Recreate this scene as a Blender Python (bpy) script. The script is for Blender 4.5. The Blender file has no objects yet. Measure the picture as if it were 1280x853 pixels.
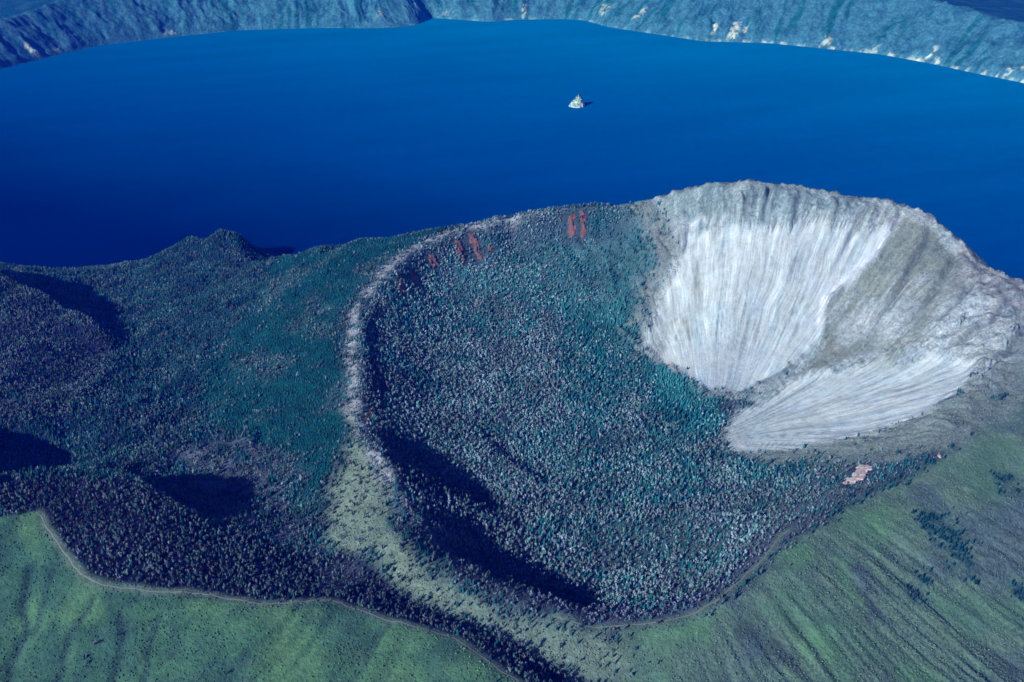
import bpy, bmesh, math, random
import numpy as np
from mathutils import Vector

random.seed(7)
RNG = np.random.default_rng(11)
scene = bpy.context.scene
C = scene.collection

# ------------------------------------------------------------------ camera
CAM_Z, PITCH, LENS = 1300.0, math.radians(28.0), 35.0
F = 1280.0 * LENS / 36.0
cp, sp = math.cos(PITCH), math.sin(PITCH)
cam_d = bpy.data.cameras.new('camera')
cam = bpy.data.objects.new('camera', cam_d)
C.objects.link(cam)
cam_d.lens = LENS
cam_d.sensor_width = 36.0
cam_d.clip_start = 5.0
cam_d.clip_end = 60000.0
cam.location = (0, 0, CAM_Z)
cam.rotation_euler = (math.pi / 2 - PITCH, 0, 0)
scene.camera = cam


def ray(px, py):
    u, v = (px - 640.0) / F, (426.5 - py) / F
    return np.array([u, cp + v * sp, -sp + v * cp])


def P(px, py, z):
    d = ray(px, py)
    return (CAM_Z - z) / -d[2] * d + np.array([0, 0, CAM_Z])


def lin(r, g, b):
    def f(c):
        c /= 255.0
        return c / 12.92 if c <= 0.04045 else ((c + 0.055) / 1.055) ** 2.4
    return np.array([f(r), f(g), f(b)])


# light arriving on a sunny surface here; photo tones are divided by it to get base colours
KILL = np.array([1.16, 1.11, 0.87])


def base(r, g, b):
    return lin(r, g, b) / KILL


# ------------------------------------------------------------------ numpy noise
_perm = RNG.permutation(4096)
_ang = RNG.random(4096) * 2 * math.pi
_gx, _gy = np.cos(_ang), np.sin(_ang)


def perlin(x, y, seed=0):
    xi, yi = np.floor(x).astype(np.int64), np.floor(y).astype(np.int64)
    xf, yf = x - xi, y - yi
    u = xf * xf * xf * (xf * (xf * 6 - 15) + 10)
    v = yf * yf * yf * (yf * (yf * 6 - 15) + 10)

    def g(ix, iy, dx, dy):
        h = _perm[(_perm[(ix + seed * 131) & 4095] + iy) & 4095]
        return _gx[h] * dx + _gy[h] * dy
    a = g(xi, yi, xf, yf)
    b = g(xi + 1, yi, xf - 1, yf)
    c = g(xi, yi + 1, xf, yf - 1)
    d = g(xi + 1, yi + 1, xf - 1, yf - 1)
    return (a + (b - a) * u + ((c + (d - c) * u) - (a + (b - a) * u)) * v) * 1.5


def fbm(x, y, scale, octaves=4, seed=0, gain=0.5):
    s, a, t = 0.0, 1.0, 0.0
    for o in range(octaves):
        s = s + a * perlin(x / scale * 2 ** o, y / scale * 2 ** o, seed + o)
        t += a
        a *= gain
    return s / t


def ridged(x, y, scale, octaves=4, seed=0):
    s, a, t = 0.0, 1.0, 0.0
    for o in range(octaves):
        s = s + a * (1 - 2 * np.abs(perlin(x / scale * 2 ** o, y / scale * 2 ** o, seed + o)))
        t += a
        a *= 0.5
    return s / t


def smooth(a, b, x):
    t = np.clip((x - a) / (b - a), 0, 1)
    return t * t * (3 - 2 * t)


# ------------------------------------------------------------------ terrain heights (control points)
RIM = [(930, 229, 505), (975, 231, 502), (1000, 237, 497), (1045, 243, 491), (1090, 250, 482), (1125, 258, 474),
       (1160, 272, 456), (1200, 305, 418), (1232, 335, 388), (1275, 352, 368), (1312, 395, 338), (1308, 435, 315), (1282, 475, 290),
       (1230, 520, 276), (1180, 560, 266), (1130, 590, 260), (1080, 612, 256), (1020, 648, 252), (960, 692, 250), (900, 745, 248), (830, 776, 245),
       (770, 781, 244), (700, 770, 243), (620, 745, 245), (560, 705, 250), (515, 650, 257), (490, 600, 263), (470, 568, 267),
       (452, 525, 273), (450, 480, 279), (444, 440, 284), (449, 390, 289), (482, 345, 297), (522, 313, 306),
       (560, 294, 314), (600, 283, 323), (650, 274, 333), (700, 264, 347), (750, 259, 361), (790, 256, 376),
       (820, 250, 396), (860, 239, 442), (900, 231, 482)]
RIM_W = [P(*p) for p in RIM]


def densify(pts, step, closed=False):
    out = []
    n = len(pts)
    for i in range(n if closed else n - 1):
        a, b = np.array(pts[i], float), np.array(pts[(i + 1) % n], float)
        k = max(1, int(np.linalg.norm((b - a)[:2]) / step))
        out += [a + (b - a) * j / k for j in range(k)]
    if not closed:
        out.append(np.array(pts[-1], float))
    return out


ctrl = densify(RIM_W, 45, True)
INNER = [(870, 520, 150), (820, 500, 153), (900, 540, 150), (800, 560, 155), (880, 590, 156), (950, 590, 161), (760, 520, 160),
         (700, 480, 173), (650, 430, 192), (600, 400, 207), (560, 420, 207), (520, 440, 226), (500, 400, 256), (560, 350, 240),
         (520, 350, 260), (620, 340, 243), (700, 340, 237), (700, 300, 290), (760, 300, 292), (640, 300, 285), (590, 315, 275), (780, 350, 236),
         (780, 420, 190), (600, 480, 192), (540, 500, 212), (500, 520, 240), (480, 450, 262), (650, 540, 174), (700, 580, 165), (600, 560, 190), (560, 560, 202),
         (520, 560, 218), (482, 500, 254), (472, 420, 268), (620, 650, 187), (680, 640, 173), (740, 650, 168), (800, 650, 165), (860, 640, 164),
         (860, 670, 172), (800, 700, 178), (740, 710, 183), (700, 700, 184), (650, 690, 192), (950, 660, 200), (900, 700, 205),
         (850, 740, 215), (760, 750, 212), (680, 730, 206), (600, 700, 214), (560, 660, 222), (530, 620, 234),
         (1000, 620, 195), (1040, 590, 200), (1080, 575, 215), (1130, 558, 232), (1000, 565, 172), (1060, 535, 190), (1190, 520, 262),
         (920, 547, 151), (980, 530, 168), (1050, 505, 197), (1150, 475, 247), (1230, 445, 297), (1235, 415, 325), (1200, 390, 342), (1250, 370, 360),
         (880, 488, 162), (940, 488, 164), (880, 440, 212), (950, 440, 216), (880, 400, 258), (960, 400, 264), (900, 350, 332), (920, 300, 402), (980, 320, 385), (960, 270, 452),
         (900, 270, 432), (860, 300, 362), (830, 380, 245), (812, 430, 186), (800, 330, 290), (840, 275, 370), (1030, 400, 266),
         (1060, 360, 326), (1130, 300, 420), (1060, 290, 430), (1130, 380, 326), (1160, 340, 378), (1100, 440, 243), (1150, 430, 283), (1000, 465, 194), (1180, 310, 412)]
OUTER = [(1000, 853, 196), (1280, 853, 120), (1280, 700, 185), (1150, 853, 155), (1150, 700, 212), (1280, 600, 232), (1100, 700, 226),
         (1100, 780, 190), (900, 853, 208), (800, 853, 218), (720, 810, 233), (1220, 640, 232), (1340, 560, 262), (1400, 650, 215), (1400, 480, 290), (1400, 400, 310), (1400, 853, 90), (950, 780, 222), (1040, 700, 238),
         # ridge with the footpath
         (-60, 655, 306), (0, 645, 307), (45, 640, 309), (65, 670, 305), (110, 725, 296), (150, 735, 291), (200, 740, 286), (260, 746, 281), (320, 755, 277), (360, 752, 274), (400, 748, 272), (450, 762, 269),
         (500, 777, 266), (535, 787, 264), (570, 797, 262), (600, 820, 259), (650, 853, 256), (720, 900, 250),
         # meadow in front of it
         (0, 700, 290), (0, 760, 268), (0, 853, 232), (100, 790, 268), (100, 853, 245), (200, 800, 266), (200, 853, 250), (350, 800, 264), (350, 853, 252), (500, 853, 258), (560, 853, 262), (450, 800, 264),
         # crest and knoll behind it; off-frame left end raised to cast shade
         (-400, 585, 450), (-300, 588, 450), (-220, 590, 440), (-130, 594, 410), (-130, 556, 175), (-230, 552, 185), (-330, 550, 190), (-50, 600, 335), (20, 603, 305), (50, 601, 300), (100, 597, 299), (160, 601, 297), (185, 607, 292), (240, 642, 280), (290, 656, 270), (340, 690, 258),
         (120, 650, 309), (200, 670, 302), (150, 690, 303), (200, 700, 294), (250, 700, 286), (300, 722, 276), (350, 720, 260),
         (100, 560, 152), (60, 566, 142), (0, 567, 140), (-80, 570, 150), (165, 560, 186), (215, 590, 196), (260, 610, 206),
         # trough and cone flank
         (400, 692, 240), (430, 715, 240), (480, 742, 240), (540, 765, 240), (600, 783, 236), (680, 838, 226), (740, 880, 215), (470, 700, 254), (530, 740, 246), (600, 765, 243), (660, 795, 238),
         (200, 540, 176), (150, 530, 182), (250, 590, 196), (300, 620, 217), (350, 640, 230), (400, 650, 241), (450, 630, 257), (430, 560, 262),
         (400, 430, 262), (415, 400, 270), (400, 500, 250), (350, 450, 226), (350, 520, 222), (300, 420, 186), (300, 500, 192), (380, 380, 250), (320, 370, 175), (250, 400, 146),
         (200, 450, 144), (200, 490, 158), (150, 440, 136), (450, 340, 278), (500, 303, 296), (450, 303, 268), (400, 316, 226), (340, 324, 160), (250, 350, 90), (200, 370, 86),
         (200, 322, 30), (150, 332, 18), (160, 360, 62), (330, 335, 130), (275, 293, 112), (240, 300, 70), (300, 298, 90), (290, 320, 75), (322, 322, 40), (255, 320, 62),
         # western hill
         (125, 408, 152), (60, 372, 166), (0, 345, 176), (-60, 330, 178), (40, 450, 164), (0, 400, 178), (-60, 420, 185), (20, 500, 160), (100, 450, 146), (0, 470, 168), (0, 530, 186), (45, 521, 184), (90, 520, 176), (140, 480, 146), (-80, 520, 200),
         (85, 374, 66), (120, 384, 72), (140, 402, 98), (30, 345, 50), (60, 338, 7), (0, 332, 10), (110, 337, 6), (-80, 330, 12), (-150, 660, 320), (-200, 450, 190)]
for p in INNER + OUTER:
    ctrl.append(P(*p))
# lake-side slopes, lake bed, and an unseen ridge added to cast shade (metres)
for i, (x, y, z) in enumerate(RIM_W):
    if z > 290 and 210 < y - 1800 + 200:
        if RIM[i][0] >= 590 and RIM[i][1] < 400:
            o = np.array([x - 480, y - 1750]); o /= np.linalg.norm(o)
            o = o * 0.5 + np.array([0, 1]) * 0.5 if RIM[i][0] < 1100 else o
            o /= np.linalg.norm(o)
            for dd, fz in ((70, 0.90), (170, 0.74), (330, 0.46), (520, 0.18), (640, 0.0), (800, -0.1)):
                ctrl.append(np.array([x + o[0] * dd, y + o[1] * dd, z * fz if fz >= 0 else -35]))
for x, y, z in [(-1120, 1330, 385), (-1230, 1420, 378), (-1340, 1520, 370), (-1450, 1640, 370), (-1600, 1800, 360), (-1140, 1540, 200), (-1040, 1450, 230), (-1250, 1650, 190), (-900, 3080, -2), (-1010, 3050, 20), (-800, 3060, -2), (-650, 2900, 5), (-450, 2900, 40), (-300, 2850, 110), (-420, 2760, 130), (-600, 3000, -15), (-250, 3050, -8),  # leading points: off-frame ridge added to shade the far-left hollow
                (-1250, 3000, -12), (-1600, 3010, -14), (-2200, 2900, -10), (-3000, 2900, -20), (-4000, 2900, -20), (-1000, 3200, -30)]:
    ctrl.append(np.array([x, y, z], float))
for x in range(-4000, 4001, 400):
    ctrl.append(np.array([x, 3500, -40.0]))
    ctrl.append(np.array([x, -200, 60.0 if abs(x) > 1200 else 120]))
for y, z in ((0, 40), (600, 80), (1200, 120), (1800, 160), (2400, 120), (3000, -30)):
    ctrl.append(np.array([4000, y, z * 1.0]))
    ctrl.append(np.array([2300, y, z * 1.0]))
    ctrl.append(np.array([-4000, y, z * 1.0 + 40 * (y < 2900)]))
    ctrl.append(np.array([-2400, y, z * 1.0 + 60 * (y < 2900)]))
for x in (-900, -450, 0, 450, 900):
    ctrl.append(np.array([x, 500, 160.0]))
ctrl = np.array(ctrl)
# drop near-duplicates
keep = []
for i, c in enumerate(ctrl):
    if all(np.hypot(*(c[:2] - ctrl[j][:2])) > 9 for j in keep):
        keep.append(i)
ctrl = ctrl[keep]
n = len(ctrl)
CQ = 22.0
dm = np.sqrt(((ctrl[:, None, :2] - ctrl[None, :, :2]) ** 2).sum(-1) + CQ * CQ)
A = np.zeros((n + 1, n + 1))
A[:n, :n] = dm
A[:n, n] = A[n, :n] = 1
W = np.linalg.solve(A, np.append(ctrl[:, 2], 0))


def axis(lo, a, b, hi, fine):
    core = np.arange(a, b + fine * 0.5, fine)
    out = [core]
    s, p = fine, a
    left = []
    while p > lo:
        s *= 1.12
        p -= s
        left.append(p)
    s, p = fine, core[-1]
    right = []
    while p < hi:
        s *= 1.12
        p += s
        right.append(p)
    return np.concatenate([left[::-1], core, right])


GS = 4.5
XS = axis(-3800, -1750, 1500, 3800, GS)
YS = axis(0, 780, 3060, 3450, GS)
X, Y = np.meshgrid(XS, YS)
Z = np.zeros_like(X)
flat = np.stack([X.ravel(), Y.ravel()], 1)
zf = np.zeros(len(flat))
for s in range(0, len(flat), 20000):
    q = flat[s:s + 20000]
    d = np.sqrt((q[:, None, 0] - ctrl[None, :, 0]) ** 2 + (q[:, None, 1] - ctrl[None, :, 1]) ** 2 + CQ * CQ)
    zf[s:s + 20000] = d @ W[:n] + W[n]
Z = zf.reshape(X.shape)


def sample(G, x, y):
    x, y = np.asarray(x, float), np.asarray(y, float)
    i = np.clip(np.searchsorted(XS, x) - 1, 0, len(XS) - 2)
    j = np.clip(np.searchsorted(YS, y) - 1, 0, len(YS) - 2)
    tx = np.clip((x - XS[i]) / (XS[i + 1] - XS[i]), 0, 1)
    ty = np.clip((y - YS[j]) / (YS[j + 1] - YS[j]), 0, 1)
    if G.ndim == 3:
        tx, ty = tx[..., None], ty[..., None]
    return (G[j, i] * (1 - tx) + G[j, i + 1] * tx) * (1 - ty) + (G[j + 1, i] * (1 - tx) + G[j + 1, i + 1] * tx) * ty


def hit(px, py):
    """first meeting of the view ray with the terrain; just behind the skyline where it passes over it"""
    d = ray(px, py)
    t = np.arange(900, 3800, 3.0)
    q = t[:, None] * d + np.array([0, 0, CAM_Z])
    gap = q[:, 2] - sample(Z, q[:, 0], q[:, 1])
    under = np.nonzero(gap <= 0)[0]
    k = under[0] if len(under) else len(t) - 1
    if not len(under) or q[k, 2] < 3:
        lim = np.nonzero(q[:, 1] < 2950)[0]
        kk = lim[np.argmin(gap[lim])]
        if gap[kk] < 60:
            k = kk
            return q[k, :2] + d[:2] / np.hypot(*d[:2]) * 30
    return q[k, :2]


def line_w(pts):
    return np.array([hit(*p) for p in pts])


def seg_dist(x, y, poly, closed=False):
    """distance to a polyline, signed by side (left of travel positive), and position along it 0..1"""
    best = np.full(x.shape, 1e9)
    sgn = np.ones(x.shape)
    along = np.zeros(x.shape)
    m = len(poly) if closed else len(poly) - 1
    for i in range(m):
        a, b = poly[i], poly[(i + 1) % len(poly)]
        ab = b - a
        L2 = (ab ** 2).sum() + 1e-9
        t = np.clip(((x - a[0]) * ab[0] + (y - a[1]) * ab[1]) / L2, 0, 1)
        dx, dy = x - a[0] - t * ab[0], y - a[1] - t * ab[1]
        d = np.hypot(dx, dy)
        w = d < best
        best = np.where(w, d, best)
        sgn = np.where(w, np.sign(ab[0] * (y - a[1]) - ab[1] * (x - a[0])), sgn)
        along = np.where(w, (i + t) / m, along)
    return best, sgn, along


def box_of(poly, pad):
    i0, i1 = np.searchsorted(XS, [poly[:, 0].min() - pad, poly[:, 0].max() + pad])
    j0, j1 = np.searchsorted(YS, [poly[:, 1].min() - pad, poly[:, 1].max() + pad])
    return slice(max(j0, 0), j1), slice(max(i0, 0), i1)


WX = fbm(X, Y, 90, 3, 40) * 14
WY = fbm(X, Y, 90, 3, 50) * 14


def scarp(pts, down, amp, w, L):
    global Z
    poly = line_w(pts)
    dn = hit(*down)
    _, s0, _ = seg_dist(np.array([dn[0]]), np.array([dn[1]]), poly)
    sl = box_of(poly, 4 * L)
    d, s, al = seg_dist(X[sl] + WX[sl], Y[sl] + WY[sl], poly)
    d = d * s * s0[0]
    taper = smooth(0, 0.18, al) * smooth(1, 0.82, al)
    prof = np.where(d < 0, np.exp(-np.abs(d) / L), -np.exp(-d / L)) * smooth(0, w, np.abs(d))
    Z[sl] += amp * taper * prof


def inpoly(x, y, poly):
    c = np.zeros(x.shape, bool)
    m = len(poly)
    for i in range(m):
        (x0, y0), (x1, y1) = poly[i], poly[i - 1]
        k = ((y0 > y) != (y1 > y)) & (x < (x1 - x0) * (y - y0) / (y1 - y0 + 1e-12) + x0)
        c ^= k
    return c


def region(pts, feather, warp=1.0, world=False):
    """soft plan-view mask, 0..1, of an outlined patch of ground"""
    poly = np.array(pts, float) if world else line_w(pts)
    M = np.zeros_like(X)
    sl = box_of(poly, feather * 2 + 40)
    xx, yy = X[sl] + WX[sl] * warp, Y[sl] + WY[sl] * warp
    d, _, _ = seg_dist(xx, yy, poly, True)
    d = np.where(inpoly(xx, yy, poly), d, -d)
    M[sl] = smooth(-feather, feather, d)
    return M


rim_poly = np.array([p[:2] for p in RIM_W])
RD, _, _ = seg_dist(X, Y, rim_poly, True)
IN = inpoly(X, Y, rim_poly)
RD = np.where(IN, -RD, RD)          # metres outside (+) or inside (-) the crater rim

# steps, scarps and shaded edges
scarp([(476, 372), (461, 400), (457, 430), (462, 470), (470, 510)], (520, 450), 7, 7, 30)
scarp([(455, 530), (470, 558), (500, 585), (540, 600), (590, 622), (630, 640)], (590, 570), 27, 40, 90)
scarp([(505, 640), (540, 682), (590, 708), (650, 732), (710, 752), (770, 765)], (680, 680), 36, 62, 85)
scarp([(580, 525), (620, 568), (650, 590), (690, 612)], (680, 560), 10, 20, 60)
scarp([(830, 640), (880, 643), (930, 646), (1000, 648), (1040, 640)], (920, 610), 11, 14, 50)
scarp([(520, 640), (560, 668), (610, 690)], (620, 650), 8, 18, 50)
scarp([(-20, 340), (60, 374), (125, 407), (155, 442)], (180, 380), 24, 24, 80)
scarp([(-300, 590), (-130, 597), (0, 605), (60, 603), (110, 599), (165, 604), (185, 612), (240, 644), (300, 664)], (250, 560), 38, 22, 80)  # off-frame left end sharpens the ridge added for its shadow
scarp([(0, 535), (40, 525), (95, 524)], (60, 500), 8, 20, 60)
scarp([(205, 345), (240, 322), (300, 330), (330, 340)], (300, 380), 6, 20, 60)

SCREE = [(862, 284), (905, 280), (945, 276), (985, 274), (1010, 268), (1044, 282), (1080, 288), (1110, 285), (1100, 312), (1066, 345), (1033, 370), (1028, 395), (1024, 420), (985, 458), (950, 482), (910, 492), (870, 480), (835, 456), (806, 428), (830, 380), (852, 335)]
FAN = [(905, 548), (930, 520), (985, 484), (1035, 472), (1090, 460), (1130, 452), (1170, 446), (1205, 455), (1215, 462), (1195, 492), (1145, 522), (1080, 543), (1010, 558), (950, 564), (915, 562)]
OLIVE = [(1052, 362), (1072, 348), (1104, 314), (1126, 275), (1170, 290), (1205, 330), (1215, 370), (1170, 410), (1110, 440), (1050, 455), (1005, 470), (1030, 430), (1034, 385)]
soft = np.maximum(np.maximum(region(SCREE, 14), region(FAN, 14)), 0.55 * region(OLIVE, 14))
scarp([(872, 286), (905, 292), (945, 290), (985, 287), (1015, 280), (1045, 294), (1075, 298)], (940, 350), 9, 16, 40)
scarp([(1122, 272), (1100, 310), (1070, 343), (1050, 357), (1032, 372), (1028, 395), (1026, 415), (1000, 450)], (960, 400), 8, 10, 40)
scarp([(1075, 462), (1110, 446), (1150, 432), (1180, 430)], (1050, 430), 5, 9, 22)
lip = smooth(250, 0, X) * smooth(1150, 1400, Y)
Z += lip * 4.5 * np.exp(-np.abs(RD) / 10) * smooth(-40, 0, RD + 20)
# broad natural relief
dry = smooth(-5, 25, Z)
FX, FY = hit(890, 545)              # foot of the scree fans
TH = np.arctan2(Y - FY, X - FX)
RR = np.hypot(X - FX, Y - FY)
wall = smooth(8, 60, -RD) * smooth(-0.55, -0.3, TH) * smooth(2.15, 1.75, TH) * smooth(60, 190, RR)
crest_band = np.exp(-(np.minimum(RD, 0) + 40) ** 2 / (2 * 55 ** 2)) * (RD < 12)
Z += dry * (fbm(X, Y, 260, 3, 1) * 7 + fbm(X, Y, 60, 4, 5) * 3.2) * (1 - 0.75 * wall)
# ribs and chutes running down the peak's crater wall
rib = ridged(TH * 9 + fbm(X, Y, 160, 2, 9) * 0.5, RR / 260, 1.0, 4, 12)
rib2 = ridged(TH * 34 + fbm(X, Y, 90, 2, 9) * 0.6, RR / 160, 1.0, 3, 17)
upper = smooth(230, 430, RR)
hard = wall * (1 - 0.93 * soft)
Z += hard * (rib * (7 + 11 * upper) + rib2 * (2 + 4.0 * upper) + ridged(X + WX, Y + WY, 46, 4, 81) * 6 + fbm(X, Y, 14, 3, 83) * 2.2) + wall * soft * (rib * 1.6 + rib2 * 0.8)
jag = ((np.hypot(X - 700, Y - 2260) < 520) & (np.abs(RD) < 60))
Z += np.where(jag, np.exp(-(RD / 20) ** 2) * ((ridged(X, Y, 85, 3, 77) - 0.2) * 10 + (ridged(X, Y, 30, 3, 78) - 0.3) * 9), 0)
CHUTES = [([(931, 230), (932, 262), (929, 300)], 9, 5), ([(962, 230), (958, 262), (955, 296)], 7, 5), ([(1002, 238), (996, 262), (990, 292)], 7, 6), ([(1048, 246), (1046, 268), (1040, 300)], 7, 6),
          ([(1092, 254), (1074, 284), (1056, 312), (1040, 345)], 7, 6), ([(1128, 262), (1112, 292), (1092, 318), (1062, 350)], 6, 6), ([(874, 246), (882, 268), (886, 292)], 7, 6), ([(902, 236), (906, 262), (908, 288)], 5, 4),
          ([(1165, 282), (1150, 320), (1118, 372), (1085, 410)], 7, 7), ([(1196, 312), (1180, 350), (1150, 390), (1110, 424)], 7, 7), ([(1222, 345), (1200, 375), (1160, 415)], 6, 6), ([(1262, 372), (1240, 400), (1200, 430), (1165, 446)], 6, 6),
          ([(1285, 420), (1250, 452), (1205, 480)], 6, 6), ([(1295, 400), (1262, 436), (1225, 462)], 5, 5)]
CHUTE = np.zeros_like(X)
for pts, amp, wd in CHUTES:
    poly = line_w(pts)
    sl = box_of(poly, 60)
    d, s_, al = seg_dist(X[sl] + WX[sl] * 0.5, Y[sl] + WY[sl] * 0.5, poly)
    g_ = smooth(0, 0.15, al) * smooth(1, 0.75, al)
    Z[sl] += amp * g_ * (0.7 * np.exp(-((d - wd * 2.2) / (wd * 1.5)) ** 2) - np.exp(-(d / wd) ** 2))
    CHUTE[sl] = np.maximum(CHUTE[sl], g_ * np.exp(-(d / (wd * 0.9)) ** 2))
# gullies fanning out over the outer slopes
T2 = np.arctan2(Y - 1750, X - 0)
R2 = np.hypot(X, Y - 1750)
br = smooth(15, 120, RD) * smooth(1500, 1250, Y) * smooth(150, 420, X)
GUL = ridged(T2 * 20 + fbm(X, Y, 240, 3, 21) * 1.1, R2 / 900, 1.0, 3, 22)
GUL2 = ridged(T2 * 80 + fbm(X, Y, 120, 3, 25) * 1.0, R2 / 420, 1.0, 2, 29)
Z += br * (GUL * 6.0 - 2 + GUL2 * 3.4)
bl = smooth(-60, -260, X) * smooth(1230, 1060, Y)
GBL = ridged(T2 * 16 + fbm(X, Y, 260, 3, 31) * 0.8, R2 / 900, 1.0, 3, 32)
Z += bl * (GBL * 8 - 3)
lf = smooth(60, 200, RD) * smooth(-380, -520, X) * smooth(1250, 1500, Y) * dry
Z += lf * (ridged(X + WX * 3, Y + WY * 3, 190, 4, 61) * 17 - 6)
Z += smooth(-330, -450, X) * smooth(1230, 1330, Y) * dry * (ridged(X + WX * 2, Y + WY * 2, 85, 4, 66) * 9 - 3)

RILLS = [([(52, 690), (39, 709), (28, 754), (36, 788), (15, 829), (7, 860)], 7, 9), ([(150, 760), (150, 773), (154, 795), (150, 822), (139, 860)], 4.5, 7), ([(124, 735), (101, 773), (84, 803), (67, 860)], 5, 8),
         ([(70, 700), (58, 740), (45, 790)], 3.5, 7), ([(205, 760), (190, 800), (176, 860)], 2.5, 6), ([(0, 690), (-10, 740), (-30, 800)], 6, 9)]
RILL = np.zeros_like(X)
for pts, amp, wd in RILLS:
    poly = line_w(pts)
    sl = box_of(poly, 60)
    d, s_, al = seg_dist(X[sl] + WX[sl] * 0.3, Y[sl] + WY[sl] * 0.3, poly)
    g_ = smooth(0, 0.2, al) * np.exp(-np.where(s_ > 0, d / (wd * 2.4), d / wd))
    Z[sl] -= amp * g_
    RILL[sl] = np.maximum(RILL[sl], smooth(0, 0.2, al) * np.exp(-(d / (wd * 0.7)) ** 2))
# ------------------------------------------------------------------ ground cover
COL = np.zeros(X.shape + (3,))
COL[:] = base(70, 95, 105)
DC = np.full(X.shape, 0.35)         # conifers
DD = np.full(X.shape, 0.45)         # leafless broadleaved trees
DS = np.full(X.shape, 0.2)          # low shrubs
ROCK = np.zeros_like(X)             # streaked rock / scree amount
GRASS = np.zeros_like(X)
TB = np.full(X.shape, 0.8)         # how pale the trees stand; also shade and left-side falloff painted in
NO = fbm(X, Y, 45, 4, 70)
NO2 = fbm(X, Y, 130, 4, 75)


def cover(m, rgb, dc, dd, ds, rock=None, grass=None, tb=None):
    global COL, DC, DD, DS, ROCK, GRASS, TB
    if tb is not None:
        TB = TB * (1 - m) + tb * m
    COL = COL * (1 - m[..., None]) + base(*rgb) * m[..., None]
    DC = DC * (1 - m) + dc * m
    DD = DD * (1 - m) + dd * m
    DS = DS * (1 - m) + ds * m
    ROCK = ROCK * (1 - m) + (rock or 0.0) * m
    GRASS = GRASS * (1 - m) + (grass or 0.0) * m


# left flank: mixed wood
m_left = smooth(5, 40, RD) * smooth(100, -60, X) * smooth(1150, 1350, Y)
cover(m_left, (24, 50, 74), 0.55, 0.36, 0.2, tb=0.72)  # left trees darkened for lens falloff, painted into their tint
cover(m_left * smooth(0.0, 0.3, NO2) * 0.8, (40, 60, 84), 0.2, 0.75, 0.3, tb=0.75)
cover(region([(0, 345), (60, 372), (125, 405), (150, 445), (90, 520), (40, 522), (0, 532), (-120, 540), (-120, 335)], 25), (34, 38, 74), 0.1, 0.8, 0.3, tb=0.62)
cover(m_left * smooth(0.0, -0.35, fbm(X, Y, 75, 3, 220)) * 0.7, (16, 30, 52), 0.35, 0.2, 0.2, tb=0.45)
cover(region([(230, 310), (320, 340), (400, 330), (440, 350), (330, 450), (230, 480), (180, 420), (170, 360)], 50), (38, 74, 96), 0.55, 0.35, 0.2)
# dwarf pine carpet
m_pine = region([(335, 322), (400, 312), (450, 301), (500, 293), (560, 288), (520, 306), (470, 342), (428, 392), (420, 440), (440, 490), (432, 540), (418, 585), (398, 640), (372, 640), (372, 590), (330, 560),
                 (280, 540), (250, 500), (270, 440), (300, 400), (330, 350)], 18, 2.2)
cover(m_pine, (12, 72, 78), 0.95, 0.03, 0.15, tb=0.85)
cover(m_pine * smooth(0.02, 0.3, NO2) * 0.7, (60, 92, 100), 0.4, 0.5, 0.2)
# lilac heath between
cover(region([(225, 560), (290, 545), (340, 560), (385, 590), (365, 640), (410, 650), (400, 690), (340, 690), (290, 650), (240, 610)], 22, 2) * smooth(-0.35, 0.05, NO), (88, 100, 122), 0.1, 0.35, 0.8)
# cone flank with pale dry grass
cover(region([(440, 500), (462, 560), (488, 640), (515, 690), (565, 735), (640, 765), (720, 785), (790, 800), (800, 853), (720, 853), (680, 832), (625, 800), (580, 775), (520, 752), (460, 706), (425, 690),
              (405, 655), (425, 600), (432, 550)], 24, 2.2), (120, 143, 132), 0.02, 0.12, 0.9, grass=0.4)
# dark thicket on the ridge's shaded side, shade painted into its colour
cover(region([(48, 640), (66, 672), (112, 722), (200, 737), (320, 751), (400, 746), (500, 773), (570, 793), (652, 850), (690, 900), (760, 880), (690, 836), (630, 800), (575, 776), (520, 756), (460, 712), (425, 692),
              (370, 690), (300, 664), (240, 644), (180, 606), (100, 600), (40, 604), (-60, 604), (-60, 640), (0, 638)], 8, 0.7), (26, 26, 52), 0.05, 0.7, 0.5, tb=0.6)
cover(region([(395, 700), (440, 708), (455, 735), (400, 742)], 16, 1.5) * 0.7, (84, 92, 116), 0, 0.25, 0.5)
# meadows
m_mead = region([(-80, 650), (0, 648), (46, 641), (66, 672), (112, 725), (200, 741), (320, 756), (400, 750), (500, 778), (570, 798), (652, 855), (700, 930), (300, 1100), (-400, 1000), (-400, 700)], 7, 0.5)
cover(m_mead, (78, 122, 98), 0.0, 0.0, 0.45, grass=0.9)
cover(m_mead * smooth(0.1, -0.3, NO) * 0.5, (62, 90, 92), 0, 0, 0.9, grass=0.5)
cover(m_mead * smooth(0.25, 0.5, fbm(X, Y, 22, 3, 230)) * 0.5, (104, 130, 124), 0, 0, 0.9, grass=0.5)
cover(m_mead * smooth(-330, -60, X) * 0.5, (104, 152, 112), 0, 0, 0.4, grass=0.9)
cover(m_mead * smooth(-420, -640, X) * 0.6, (54, 92, 84), 0, 0, 0.6, grass=0.8)
cover(m_mead * smooth(0.0, 0.35, NO2), (90, 132, 100), 0, 0, 0.1, grass=1.0)
cover(m_mead * smooth(0.0, -0.3, NO2) * 0.6, (58, 94, 92), 0, 0.02, 0.5, grass=0.8)
cover(m_mead * bl * smooth(0.2, -0.2, GBL) * 0.8, (44, 66, 82), 0, 0.0, 0.9, grass=0.4)
m_brn = smooth(6, 30, RD) * smooth(60, 260, X) * smooth(1750, 1600, Y)
m_brn = np.maximum(m_brn, smooth(6, 30, RD) * smooth(700, 900, X))
cover(m_brn, (96, 126, 116), 0.0, 0.0, 0.8, grass=0.6)
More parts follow.
